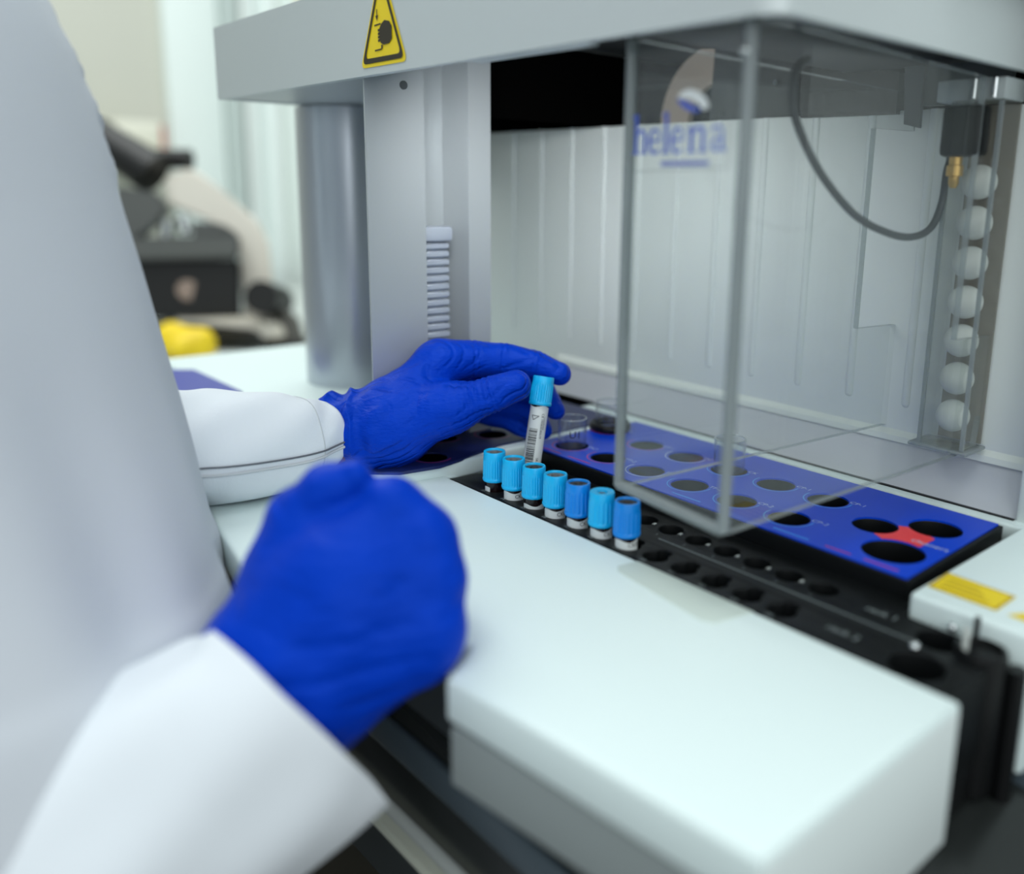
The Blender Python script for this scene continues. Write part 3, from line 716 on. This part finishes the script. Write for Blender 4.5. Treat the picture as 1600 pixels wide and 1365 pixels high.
link('logo_film_edge', tome(bm), ACRE, SH)

# ================================================================== BALL COLUMN
yb = .556
base = onz(1487, 684, .045); cxb = -.2455; cyb = .5535; hw = .0150
CO = thing('ball_column', 'tall clear rectangular column holding a stack of white balls, against the panel', 'column', (cxb, cyb, .045))
bm = bmesh.new(); addbox(bm, cxb-hw, cxb+hw, cyb-.013, cyb+.013, .0475, .2585); link('clear_case', tome(bm), ACRT, CO)
link('backing', box(cxb-hw+.001, cxb+hw-.001, cyb+.0135, cyb+.0155, .0475, .2585), TAUPE, CO)
for x in (cxb-hw+.001, cxb+hw-.001):
    link('edge_strip', box(x-.0012, x+.0012, cyb-.0135, cyb-.0115, .0475, .2585), ACRE, CO)
link('foot_flange', box(cxb-hw-.006, cxb+hw+.003, cyb-.0145, cyb+.014, .0445, .0470, bev=.001), ACRE, CO)
link('top_cap', box(cxb-hw-.010, cxb+hw+.001, cyb-.0140, cyb+.0145, .2590, .2715, bev=.001), mat('cap_pale', S(170, 178, 178), .4), CO)
bm = bmesh.new()
for x in (cxb-.002, cxb+.010): addtube(bm, [(x, cyb-.0145, .2600), (x, cyb-.0145, .2710)], .0016, 10)
link('clip_pin', tome(bm, 60), CHROME, CO)
lab7 = ['lowest white ball in the clear column', 'second white ball up from the foot of the clear column', 'third white ball up, level with the notch in the shield', 'fourth white ball up in the clear column', 'fifth white ball up in the clear column', 'sixth white ball up, dim behind the shield', 'topmost dim white ball behind the brass fitting']
for k in range(7):
    bm = bmesh.new(); bmesh.ops.create_uvsphere(bm, u_segments=32, v_segments=20, radius=.0104)
    o = link('white_ball', tome(bm, 80), BALL); o.location = (cxb+.0005, cyb, .0660+.0244*k); tag(o, lab7[k], 'ball', 'white balls stacked in the clear column')
# connector, fitting and cable
cp = onx(1524, 222, -.240); 
CN = thing('cable_connector', 'black cable connector block with a brass nozzle at the top of the clear column', 'connector', (-.2475, .533, .226))
link('connector_body', box(-.2590, -.2345, .5245, .5385, .2265, .2560, bev=.003), BLACK, CN)
link('brass_fitting', lathe([(.0018, .2085), (.0030, .2110), (.0030, .2150), (.0048, .2155), (.0048, .2215), (.0038, .2220), (.0038, .2265)], (-.2505, .5315, 0), 20), BRASS, CN)
cpts = []
for x, y, xx in ((1262, 92, -.285), (1243, 112, -.283), (1239, 160, -.281), (1252, 210, -.278), (1285, 275, -.274), (1335, 335, -.268), (1385, 363, -.264), (1425, 370, -.262), (1455, 355, -.261), (1472, 315, -.260), (1480, 265, -.259), (1492, 235, -.2575)):
    cpts.append(onx(x, y, xx))
tag(recentre(link('cable', tube(spline(cpts, 8), .0022, 12), CABLE)), 'thin black cable looping down inside the acrylic shield', 'cable')

# ================================================================== PERSON
HUM = thing('person', 'person in a white lab coat and blue gloves placing a tube into the rack', 'person', (-.66, -.03, -.95))
# --- left (far) glove
vd = FW
Lw = [J(508, 672, .628, 50), J(548, 671, .630, 54), J(605, 664, .634, 62)]
pal = [(J(605, 660, .636, 60), J(686, 566, .648, 34)), (J(605, 668, .632, 60), J(698, 638, .626, 41)), (J(600, 684, .640, 52), J(680, 645, .662, 40)), (J(612, 650, .645, 52), J(690, 600, .665, 36))]
fing = {
 'thumb': [J(690, 640, .628, 42), J(728, 630, .625, 34), J(768, 617, .622, 28), J(806, 602, .6235, 24.5)],
 'index': [J(686, 563, .648, 34), J(738, 561, .656, 29), J(785, 563, .660, 26.5), J(835, 571, .660, 23.5), J(873, 583, .657, 19)],
 'middle': [J(690, 600, .668, 34), J(790, 598, .690, 25), J(846, 612, .684, 21), J(866, 640, .676, 16)],
 'ring': [J(680, 625, .684, 31), J(780, 630, .702, 23), J(832, 646, .694, 19), J(848, 671, .686, 15)],
 'pinky': [J(668, 645, .690, 27), J(745, 640, .705, 20), J(797, 655, .702, 17), J(822, 672, .696, 14)]}
def lglove(P):
    d = chain(P, Lw, .01)
    for (a, ra), (b, rb) in pal: d = smin(d, seg(P, a, b, ra, rb), .010)
    out = d
    for n_, c in fing.items():
        out = np.minimum(out, smin(d, chain(P, c, .002), .006 if n_ in ('thumb', 'index') else .004))
    return out
allp = [p for c in list(fing.values())+[Lw] for p, r in c]
lo = np.min(allp, 0)-.04; hi = np.max(allp, 0)+.04
P, F, G = surf(lglove, lo, hi, .0012)
wa = Lw[0][0]; wd = Lw[1][0]-Lw[0][0]; wd /= np.linalg.norm(wd)
def noise3(P, s, seed):
    rs = np.random.RandomState(seed); v = 0
    for k in range(10):
        w = rs.normal(size=3); w /= np.linalg.norm(w); v = v+np.sin(P@w*s*rs.uniform(.6, 1.6)+rs.uniform(0, 6.28))
    return v/3.2
s_w = (P-wa)@wd
# crumples around the cuff, fine creases over the thumb base and knuckles
ridge = 1-2*np.abs(np.sin(.5*(s_w*330+1.6*noise3(P, 160, 1))))
amp = .0023*np.clip(1-(s_w-.004)/.042, 0, 1)
D = amp*ridge+.0010*np.clip(1-(s_w-.01)/.05, 0, 1)*noise3(P, 420, 2)
tb = fing['thumb'][0][0]; tdir = fing['thumb'][3][0]-tb; tdir /= np.linalg.norm(tdir); st_ = (P-tb)@tdir; rt_ = np.linalg.norm(P-tb-np.outer(st_, tdir), axis=1)
near = np.clip(1-rt_/.024, 0, 1)*np.clip((st_+.03)/.02, 0, 1)*np.clip((.045-st_)/.012, 0, 1)
D = D+.0019*near*(np.abs(np.sin(st_*650+1.3*noise3(P, 120, 3)))-.6)
for c, js in (('index', (.45, .0)), ('index', (1, 0))): pass
for jn, jj in (('index', 2), ('index', 3), ('thumb', 2), ('index', 1)):
    c = fing[jn]; q = c[jj][0]; tt = c[jj+1][0]-c[jj-1][0] if jj+1 < len(c) else c[jj][0]-c[jj-1][0]; tt /= np.linalg.norm(tt)
    s1 = (P-q)@tt; r1 = np.linalg.norm(P-q, axis=1); D = D-.0009*np.exp(-(s1/.0009)**2)*(r1 < .016)-.0005*np.exp(-((s1-.004)/.0008)**2)*(r1 < .016)
D = D+.0005*noise3(P, 260, 5)*(s_w > .02)
P = P+G*D[:, None]
keep = s_w > -.003
fk = keep[F].all(1); used_ = np.unique(F[fk]); mp = -np.ones(len(P), int); mp[used_] = np.arange(len(used_))
Pg = P[used_].copy(); Fg = mp[F[fk]]
sg = (Pg-wa)@wd; fl = np.clip((.004-sg)/.006, 0, 1); cen = wa+np.outer(sg, wd); Pg = Pg+(Pg-cen)*(fl*.06)[:, None]
link('glove', tomesh(Pg, Fg), GLOVE, HUM, label='crinkled blue nitrile glove pinching the tube')
# --- right (near) glove
Wn = [J(330, 1215, .380, 112), J(452, 1052, .386, 132), J(535, 935, .390, 118)]
palN = [(J(520, 930, .392, 112), J(612, 797, .397, 46)), (J(540, 930, .390, 105), J(664, 838, .394, 44)), (J(550, 950, .388, 100), J(676, 905, .390, 44)), (J(545, 985, .386, 98), J(674, 985, .386, 42)), (J(465, 905, .395, 78), J(470, 815, .402, 46)), (J(520, 1040, .385, 84), J(640, 1010, .386, 62))]
fN = {
 'thumb': [J(455, 885, .398, 66), J(470, 815, .398, 50), J(512, 764, .396, 38), J(554, 744, .394, 28)],
 'index': [J(612, 792, .397, 43), J(628, 800, .425, 36), J(605, 850, .440, 32), J(570, 880, .436, 28)],
 'middle': [J(664, 838, .394, 44), J(672, 856, .420, 37), J(665, 905, .438, 32), J(620, 925, .432, 28)],
 'ring': [J(676, 905, .390, 45), J(684, 920, .412, 36), J(670, 960, .424, 31), J(630, 970, .418, 27)],
 'pinky': [J(674, 975, .386, 46), J(684, 978, .398, 34), J(672, 1015, .404, 28), J(640, 1020, .400, 25)]}
fln = (FW, 1.35)
def rglove(P):
    d = None
    for (a, ra), (b, rb) in list(zip(Wn[:-1], Wn[1:]))+palN:
        s_ = seg(P, a, b, ra, rb, fln); d = s_ if d is None else smin(d, s_, .012)
    out = d
    for n_, c in fN.items(): out = np.minimum(out, smin(d, chain(P, c, .006), .008)) if n_ == 'thumb' else smin(out, smin(d, chain(P, c, .003), .010), .003)
    return out
allp = [p for c in list(fN.values())+[Wn] for p, r in c]
P, F, G = surf(rglove, np.min(allp, 0)-.045, np.max(allp, 0)+.045, .0016)
wa = Wn[0][0]; wd = Wn[1][0]-Wn[0][0]; wd /= np.linalg.norm(wd); s_w = (P-wa)@wd
side = (P-wa)@np.cross(wd, FW)
D = .0006*noise3(P, 80, 11)+.0009*np.clip(1-(s_w-.04)/.07, 0, 1)*np.sin(side*300+noise3(P, 50, 12)*1.8)
for a, b in (('index', 'middle'), ('middle', 'ring'), ('ring', 'pinky')): pass
P = P+G*D[:, None]
link('glove', tomesh(P, F), GLOVE2, HUM, label='blue nitrile glove, hand closed, back towards us')
# --- body (mostly inside the coat): one continuous figure
LSH = np.array([-.86, -.02, .40]); RSH = np.array([-.48, -.10, .38])
Lwr = Lw[0][0]-wd*0; lwr = at(520, 674, .628); lel = np.array([-.80, .05, .03])
rwr = at(450, 1060, .387); rel = np.array([-.56, -.10, -.08])
NK = np.array([-.68, -.05, .50]); HD = np.array([-.66, 0.0, .66])
def body(P):
    d = seg(P, (-.68, -.05, .30), (-.68, -.03, -.05), .115, .105, ((0, 1, 0), 1.35))
    d = smin(d, seg(P, LSH, RSH, .055, .055), .05); d = smin(d, seg(P, (-.68, -.04, .38), NK+(0, 0, .06), .065, .052), .03)
    d = smin(d, seg(P, (-.78, -.03, -.10), (-.58, -.03, -.10), .09, .09), .05)
    for s in (-1, 1):
        d = smin(d, chain(P, [(np.array([-.68+s*.09, -.03, -.12]), .085), (np.array([-.68+s*.10, -.02, -.50]), .055), (np.array([-.68+s*.10, -.05, -.88]), .036)], .02), .03)
        d = smin(d, seg(P, (-.68+s*.10, -.06, -.91), (-.68+s*.12, .10, -.92), .035, .026), .02)
    d = smin(d, chain(P, [(np.array([-.84, -.02, .36]), .045), (np.array([-.80, .045, .04]), .036), (np.array([-.66, .10, .04]), .034), (at(340, 700, .572), .028), (at(500, 682, .62), .0215), (at(600, 665, .634), .016)], .01), .03)
    d = smin(d, chain(P, [(np.array([-.50, -.10, .36]), .045), (np.array([-.575, -.13, .02]), .040), (np.array([-.53, -.06, -.085]), .036), (at(150, 1310, .378), .032), (at(340, 1200, .382), .024), (at(540, 950, .392), .015)], .01), .03)
    # head
    h = seg(P, HD+(0, -.015, .03), HD+(0, .0, -.02), .082, .072, ((1, 0, 0), 1.12)); h = smin(h, seg(P, HD+(0, .035, -.06), HD+(0, .045, -.065), .045, .038), .03)
    h = smin(h, seg(P, HD+(0, .075, .01), HD+(0, .098, -.025), .008, .013), .01)
    for s in (-1, 1):
        h = smin(h, seg(P, HD+(s*.078, -.01, .01), HD+(s*.076, -.012, -.03), .012, .008), .008)
        h = np.maximum(h, -(seg(P, HD+(s*.030, .098, .018), HD+(s*.034, .097, .018), .014, .014)))
        h = smin(h, seg(P, HD+(s*.030, .070, .018), HD+(s*.031, .070, .018), .012, .012), .002)
    h = np.maximum(h, -seg(P, HD+(-.022, .088, -.058), HD+(.022, .088, -.058), .0035, .0035))
    return smin(d, h, .02)
P, F, G = surf(body, (-1.02, -.26, -.96), (-.32, .40, .80), .0085)
link('body', tomesh(P, F), SKIN, HUM)
def hairf(P):
    h = seg(P, HD+(0, -.022, .035), HD+(0, -.03, -.015), .090, .080, ((1, 0, 0), 1.1))
    cut = (P[:, 1]-(HD[1]+.045))*.8+(-(P[:, 2]-(HD[2]+.045)))*.6
    return np.maximum(h, cut)
P, F, G = surf(hairf, HD-.16, HD+.17, .006); link('hair', tomesh(P, F), HAIR, HUM)
def trous(P):
    d = seg(P, (-.79, -.03, -.12), (-.57, -.03, -.12), .105, .105)
    for s in (-1, 1): d = smin(d, chain(P, [(np.array([-.68+s*.09, -.03, -.12]), .10), (np.array([-.68+s*.10, -.02, -.50]), .072), (np.array([-.68+s*.10, -.05, -.87]), .06)], .02), .03)
    return d
P, F, G = surf(trous, (-.95, -.2, -.94), (-.40, .16, .0), .010); link('trousers', tomesh(P, F), TROUS, HUM)
for s in (-1, 1):
    P, F, G = surf(lambda P: np.maximum(seg(P, (-.68+s*.10, -.07, -.905), (-.68+s*.12, .12, -.915), .048, .036), -.948-P[:, 2]), (-.9, -.15, -.96), (-.45, .2, -.84), .007); link('shoe', tomesh(P, F), SHOE, HUM)
# --- coat torso: lofted elliptical rings following the silhouette
sil = [(68, 0, .47), (112, 90, .475), (150, 190, .48), (190, 320, .485), (230, 450, .49), (270, 590, .495), (300, 700, .495), (330, 830, .49), (357, 930, .485)]
SP = [at(x, y, d_) for x, y, d_ in sil]
SP = SP[::-1]                                          # bottom to top
low = [SP[0]+np.array([.03*t, .0, -.12*t]) for t in (4, 3, 2, 1)]
topP = SP[-1]; hiP = [topP+np.array([-.02, -.015, .05]), topP+np.array([-.045, -.04, .10])]
allr = [(p, .19+.02*min(4, k), .16) for k, p in zip((4, 3, 2, 1), low)]
allr += [(p, .185, .155) for p in SP]+[(hiP[0], .185, .14), (hiP[1], .165, .12)]
NN = 160; rings = []
for p, a, b in allr:
    dr = np.array([p[0], p[1]]); dr /= np.linalg.norm(dr); nrm = np.array([dr[1], -dr[0]])
    if nrm@np.array([.667, .745]) < 0: nrm = -nrm
    sup = np.array([a*a*nrm[0], b*b*nrm[1]])/sqrt((a*nrm[0])**2+(b*nrm[1])**2); c = p[:2]-sup
    ring = []
    for k in range(NN):
        th = 2*pi*k/NN; z = p[2]
        lowf = min(1, max(0, (.16-z)/.25)); 
        w = 1+lowf*(.048*sin(th*9+z*7)+.016*sin(th*17+2+z*11))+.014*sin(th*6+z*9)
        ring.append((c[0]+a*cos(th)*w, c[1]+b*sin(th)*w, z))
    rings.append(ring)
cN = (NK[0], NK[1]); lastc = np.mean(np.array(rings[-1]), 0)
for f_, dz in ((.72, .035), (.45, .055), (.34, .075)):
    rings.append([(lastc[0]*f_+cN[0]*(1-f_)+(x-lastc[0])*f_, lastc[1]*f_+cN[1]*(1-f_)+(y-lastc[1])*f_, lastc[2]+dz) for x, y, z in rings[len(allr)-1]])
# resample smoothly along the height
RA = np.array(rings); out = []
for i in range(len(RA)-1):
    for j in range(10):
        t = j/10; p0 = RA[max(i-1, 0)]; p1 = RA[i]; p2 = RA[i+1]; p3 = RA[min(i+2, len(RA)-1)]
        out.append(.5*((2*p1)+(-p0+p2)*t+(2*p0-5*p1+4*p2-p3)*t*t+(-p0+3*p1-3*p2+p3)*t**3))
out.append(RA[-1]); out = np.array(out)
# creases at the chest
flatp = out.reshape(-1, 3); cr = np.zeros(len(flatp))
for (x, y, d_, sx) in ((62, 78, .47, 1), (96, 148, .475, 1), (130, 228, .48, 1), (40, 30, .47, 1)):
    q = at(x, y, d_); q2 = at(x+45, y-30, d_)
    e1 = (q2-q)/np.linalg.norm(q2-q); al = (flatp-q)@e1; dd = np.linalg.norm(flatp-q-np.outer(al, e1), axis=1)
    cr -= .008*np.exp(-(dd/.009)**2-((al-.004)/.020)**2); cr += .003*np.exp(-((dd-.016)/.009)**2-((al-.004)/.020)**2)
cen = np.repeat(out.mean(1), NN, 0); vv = flatp-cen; vv[:, 2] = 0; vv /= np.linalg.norm(vv, axis=1)[:, None]
flatp = flatp+vv*(cr+.0025*noise3(flatp, 26, 31))[:, None]; out = flatp.reshape(out.shape)
bm = bmesh.new(); addloft(bm, [[tuple(q) for q in r] for r in out], cap=False)
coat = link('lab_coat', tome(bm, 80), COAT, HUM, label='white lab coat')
md = coat.modifiers.new('thick', 'SOLIDIFY'); md.thickness = .003; md.offset = -1
# --- sleeves
def sleeve(path, n=96, fold=None, thick=.0022, shear=0, shear2=0):
    pts = spline([p for p, r, s in path], 10); rs = spline([(r, s, 0) for p, r, s in path], 10); m = len(pts); rings = []
    up_ = np.array([0, 0, 1.])
    for i in range(m):
        t = pts[min(i+1, m-1)]-pts[max(i-1, 0)]; t /= np.linalg.norm(t); u = np.cross(t, up_); u /= np.linalg.norm(u); v = np.cross(u, t)
        ring = []
        for k in range(n):
            a = 2*pi*k/n; f = fold(a, i/(m-1)) if fold else 1
            ring.append(pts[i]+(u*cos(a)*rs[i][0]+v*sin(a)*rs[i][1])*f+t*(v[2]*sin(a)*rs[i][1])*shear*max(0, 1-i/16)-t*float((u*cos(a)*rs[i][0])@(-FW))*shear2*max(0, 1-i/14))
        rings.append(ring)
    # inner lining at the cuff
    c = np.mean(rings[0], 0); inner = []
    for j in (0, 3, 7):
        cj = np.mean(rings[j], 0); inner.append([cj+(p-cj)*(1-thick/np.linalg.norm(p-cj)) for p in rings[j]])
    bm = bmesh.new(); addloft(bm, [[tuple(p) for p in r] for r in inner[::-1]+rings], cap=False)
    return tome(bm, 80), rings
def ff(a, t): return 1+.030*sin(3*a+13*t)+.020*sin(6*a-40*t)+.010*sin(2*a+30*t)*t
pathL = [(at(512, 674, .622), mm(54, .622), mm(52, .622)), (at(480, 684, .610), mm(62, .61), mm(65, .61)), (at(430, 694, .592), mm(70, .59), mm(80, .59)), (at(340, 700, .572), mm(80, .57), mm(90, .57)), (at(250, 700, .565), mm(92, .56), mm(96, .56)), (np.array([-.66, .10, .04]), .055, .055), (np.array([-.80, .045, .04]), .062, .062), (np.array([-.85, .01, .20]), .070, .070), (np.array([-.84, -.02, .36]), .075, .075), (np.array([-.79, -.03, .43]), .055, .055), (np.array([-.72, -.04, .46]), .02, .02)]
meL, rgL = sleeve(pathL, fold=ff)
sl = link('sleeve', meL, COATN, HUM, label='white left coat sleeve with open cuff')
# stitched placket seam along the camera side of the left sleeve
def near_pt(rg, px, py):
    best = None
    for p in rg:
        v = p-CAM; dep = v@FW; x = PPX+FPX*(v@RT)/dep; y = PPY-FPX*(v@UP)/dep
        s = abs(y-py)+dep*1500
        if best is None or s < best[0]: best = (s, p, dep)
    p = best[1]; return p+(CAM-p)*.0015
def ringidx(rg, py):
    best = None
    for k, p in enumerate(rg):
        v = p-CAM; dep = v@FW; y = PPY-FPX*(v@UP)/dep; q = abs(y-py)+dep*500
        if best is None or q < best[0]: best = (q, k)
    return best[1]
k0 = ringidx(rgL[4], 724)
for dk, rad, nm, col in ((87, .0010, 'seam_pale', S(196, 200, 204)), (85, .0006, 'seam_dark', S(96, 100, 108))):  # groove line drawn as a pale tube beside a thin dark tube
    sp = []
    for r in rgL[:44]:
        c = np.mean(r, 0); p = r[(k0+dk) % 96]; sp.append(p+(p-c)/np.linalg.norm(p-c)*.0006)
    link('seam', tube(sp, rad, 6), mat(nm, col, .9), sl)
for ri in (13,):
    c = np.mean(rgL[ri], 0); sp = [p+(p-c)/np.linalg.norm(p-c)*.0002 for p in rgL[ri]]; link('cuff_stitch', tube(sp+[sp[0]], .0004, 6), mat('stitch', S(196, 200, 204), .9), sl)
def fn(a, t): return 1+.030*sin(3*a+7*t)+.016*sin(8*a-16*t)+.012*sin(5*a+20*t)
pathR = [(at(466, 1120, .388), mm(138, .388), mm(203, .388)), (at(410, 1160, .386), mm(160, .386), mm(206, .386)), (at(300, 1225, .382), mm(190, .382), mm(218, .382)), (at(150, 1310, .378), mm(238, .378), mm(240, .378)), (at(-40, 1400, .376), mm(270, .376), mm(270, .376)), (np.array([-.53, -.06, -.085]), .070, .070), (np.array([-.575, -.13, .02]), .074, .074), (np.array([-.53, -.12, .2]), .078, .078), (np.array([-.50, -.10, .36]), .078, .078), (np.array([-.555, -.085, .435]), .056, .056), (np.array([-.63, -.06, .465]), .02, .02)]
meR, rgR = sleeve(pathR, fold=fn, shear=.04, shear2=.50)
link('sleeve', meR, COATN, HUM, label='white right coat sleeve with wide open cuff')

# ================================================================== THINGS BEHIND
DM = 2.05
def b3(x, y, d=DM): return at(x, y, d)
MB_ = onz(390, 533, ZB)
MIC = thing('microscope', 'blurred black and white microscope on the bench behind the analyser', 'microscope', tuple(MB_))
MW = mat('microscope_white', S(222, 216, 204), .5); MK = mat('microscope_black', S(22, 22, 22), .45); MG = mat('microscope_grey', S(88, 90, 88), .45)
depM = (MB_-CAM)@FW
def slab(px, d0, d1):                                  # polygon outline swept along the depth
    bm = bmesh.new(); a = [at(x, y, d0) for x, y in px]; n_ = (at(400, 400, d1)-at(400, 400, d0)); b = [p+n_ for p in a]
    A = [bm.verts.new(p) for p in a]; B = [bm.verts.new(p) for p in b]; bm.faces.new(A); bm.faces.new(B[::-1])
    for i in range(len(A)): bm.faces.new((A[i], A[(i+1) % len(A)], B[(i+1) % len(A)], B[i]))
    bmesh.ops.bevel(bm, geom=list(bm.edges), offset=.006, segments=2, affect='EDGES', clamp_overlap=True)
    return tome(bm, 40)
D0, D1 = depM-.10, depM+.10
link('base', slab([(215, 512), (300, 505), (400, 516), (412, 531), (300, 535), (215, 530)], D0-.03, D1), MK, MIC)
link('base_top', slab([(270, 495), (370, 495), (440, 505), (448, 528), (410, 531), (400, 517), (280, 508)], D0, D1), MW, MIC)
link('arm', slab([(258, 275), (300, 262), (345, 295), (402, 345), (420, 380), (432, 500), (382, 505), (378, 385), (340, 345), (262, 318)], D0+.06, D1-.03), MW, MIC)
link('illuminator', slab([(190, 405), (374, 405), (376, 498), (200, 498)], D0, D1-.02), MK, MIC)
link('stage', slab([(190, 372), (374, 366), (374, 404), (190, 408)], D0-.02, D1-.03), MG, MIC)
link('stage_arm', slab([(300, 345), (345, 348), (374, 366), (300, 372)], D0+.02, D1-.03), MG, MIC)
link('nosepiece', slab([(180, 290), (245, 300), (262, 330), (235, 345), (185, 400)], D0+.01, D1-.05), MG, MIC)
for a, b in (((231, 338), (226, 362)), ((262, 345), (258, 378)), ((285, 340), (292, 365))):
    bm = bmesh.new(); addtube(bm, [at(*a, D0+.04), at(*b, D0+.04)], [.016, .011], 16); link('objective', tome(bm, 50), CHROME, MIC)
bm = bmesh.new(); addtube(bm, [at(148, 204, depM-.02), at(165, 222, depM-.02), at(242, 272, depM-.02)], [.036, .042, .050], 20); link('eyepiece_tube', tome(bm, 50), MK, MIC)
bm = bmesh.new(); addtube(bm, [at(235, 248, depM+.03), at(298, 249, depM+.03)], .023, 18); link('camera_tube', tome(bm, 50), MK, MIC)
kp = at(415, 466, D0+.0); bm = bmesh.new(); addtube(bm, [kp-FW*.03, kp+FW*.08], .036, 24); link('focus_knob', tome(bm, 50), MK, MIC)
link('lens_ring', tube([at(293, 453, D0-.005), at(293, 453, D0+.01)], .022, 24), mat('lens_tint', S(150, 130, 118), .2), MIC)
# grey instrument arm beside the column, behind
g_ = thing('lamp_stand', 'blurred dark grey stand beside the silver column on the bench', 'stand', tuple(onz(455, 540, ZB)))
bm = bmesh.new(); dd = (onz(455, 540, ZB)-CAM)@FW; addtube(bm, [at(432, 478, dd), at(452, 505, dd), at(458, 545, dd)], [.016, .024, .030], 16); link('stand_arm', tome(bm, 50), mat('stand_grey', S(84, 82, 76), .5), g_)
link('stand_foot', lathe([(.06, 0), (.06, .012), (.02, .016)], tuple(onz(455, 540, ZB)), 24), MK, g_)
# yellow glove box / cloth
yp = onz(290, 566, ZB)
def yf(P):
    d = seg(P, yp+(-.07, .0, .03), yp+(.0, .03, .028), .040, .034); d = smin(d, seg(P, yp+(0, .0, .03), yp+(.01, .03, .02), .030, .022), .02)
    return np.maximum(d+.006*noise3(P, 60, 8), ZB+.001-P[:, 2])
P, F, G = surf(yf, yp-.15, yp+.17, .005)
tag(recentre(link('yellow_bag', tomesh(P, F), mat('yellow_plastic', S(244, 204, 24), .5, var=(30, .25)))), 'crumpled yellow plastic bag on the bench left of the analyser', 'bag')
bt = [onz(x, y, .012) for x, y in ((262, 577), (303, 577), (378, 611), (300, 640), (240, 600))]
bm = bmesh.new(); A = [bm.verts.new(p) for p in bt]; B = [bm.verts.new(p-np.array([0, 0, .011])) for p in bt]; bm.faces.new(A); bm.faces.new(B[::-1])
for i in range(5): bm.faces.new((A[i], A[(i+1) % 5], B[(i+1) % 5], B[i]))
tag(recentre(link('blue_tray', tome(bm), mat('tray_blue', S(56, 66, 158), .4))), 'flat dark blue tray lying on the far left end of the white deck', 'tray')
# shelf and box on the wall
sh = thing('wall_shelf', 'pale wall shelf behind the microscope', 'shelf', (-3.1, .45, .27))
z0 = onx(230, 232, -3.05)[2]; y0 = onx(120, 200, -3.05)[1]; y1 = onx(256, 200, -3.05)[1]
link('shelf_board', box(-3.198, -2.95, y0, y1, z0-.03, z0-.001), WALLM, sh)
BX = thing('storage_box', 'blurred white storage box with a red end on the wall shelf', 'box', (-3.06, (y0+y1)/2, z0))
zt_ = onx(200, 190, -3.05)[2]; ys = onx(170, 200, -3.05)[1]; ye_ = onx(240, 200, -3.05)[1]
link('carton', box(-3.15, -2.98, ys, ye_, z0, zt_, bev=.004), mat('carton_white', S(232, 230, 214), .7), BX)
link('red_end', box(-3.15, -2.979, ye_+.001, y1-.02, z0, zt_-.01), mat('carton_red', S(196, 110, 104), .7), BX)

# ================================================================== LIGHT
w = bpy.data.worlds.new('W'); scn.world = w; w.use_nodes = True
bg = w.node_tree.nodes['Background']; bg.inputs[1].default_value = 1.0
nt = w.node_tree; tc = nt.nodes.new('ShaderNodeTexCoord'); sx = nt.nodes.new('ShaderNodeSeparateXYZ'); cr_ = nt.nodes.new('ShaderNodeValToRGB')
nt.links.new(tc.outputs['Generated'], sx.inputs[0]); nt.links.new(sx.outputs['Z'], cr_.inputs[0]); nt.links.new(cr_.outputs[0], bg.inputs[0])
e_ = cr_.color_ramp.elements; e_[0].position = 0; e_[0].color = (.24, .27, .28, 1); e_[1].position = .75; e_[1].color = (.60, .68, .70, 1)
def area(name, loc, to, size, power, col=(1, 1, 1), sy=None):
    l = bpy.data.lights.new(name, 'AREA'); l.energy = power; l.size = size; l.color = col
    if sy: l.shape = 'RECTANGLE'; l.size_y = sy
    o = bpy.data.objects.new(name, l); COL.objects.link(o); o.location = loc
    o.rotation_euler = (Vector(to)-Vector(loc)).to_track_quat('-Z', 'Y').to_euler(); return o
area('ceiling_panel_light', (-.1, -.1, 1.6), (-.35, .35, 0), 1.1, 8.5, (.95, 1, 1))
area('ceiling_panel_light_far', (-1.9, .5, 1.7), (-1.9, .5, 0), 1.6, 30, (.96, 1, .98))
area('side_fill_light', (1.3, -.3, .8), (-.4, .4, .1), 1.4, 13, (.93, .98, 1))  # area fill added on the right to lift the chamber wall
area('front_fill_light', (.45, -1.3, .30), (-.45, .57, .15), .8, 2.5, (.95, .99, 1))  # low fill added from the front to brighten the back panel
hl = area('chamber_fill_light', (-.440, .345, .2700), (-.56, .57, .11), .12, .22, (.97, 1, 1), sy=.03); hl.data.spread = radians(130)  # fill added inside the chamber to brighten the panel, not a machine lamp

# ================================================================== CAMERA
cd = bpy.data.cameras.new('camera'); co = bpy.data.objects.new('camera', cd); COL.objects.link(co)
cd.sensor_width = 36; cd.sensor_fit = 'HORIZONTAL'; cd.lens = FPX/1600*36
cd.shift_x = (800-PPX)/1600; cd.shift_y = (PPY-682.5)/1600
Mx = Matrix(((RT[0], UP[0], -FW[0], CAM[0]), (RT[1], UP[1], -FW[1], CAM[1]), (RT[2], UP[2], -FW[2], CAM[2]), (0, 0, 0, 1)))
co.matrix_world = Mx; cd.clip_start = .02
cd.dof.use_dof = True; cd.dof.focus_distance = .595; cd.dof.aperture_fstop = 2.3; cd.dof.aperture_blades = 0
scn.camera = co
scn.view_settings.view_transform = 'Standard'; scn.view_settings.look = 'None'
scn.cycles.transparent_max_bounces = 24; scn.cycles.max_bounces = 10
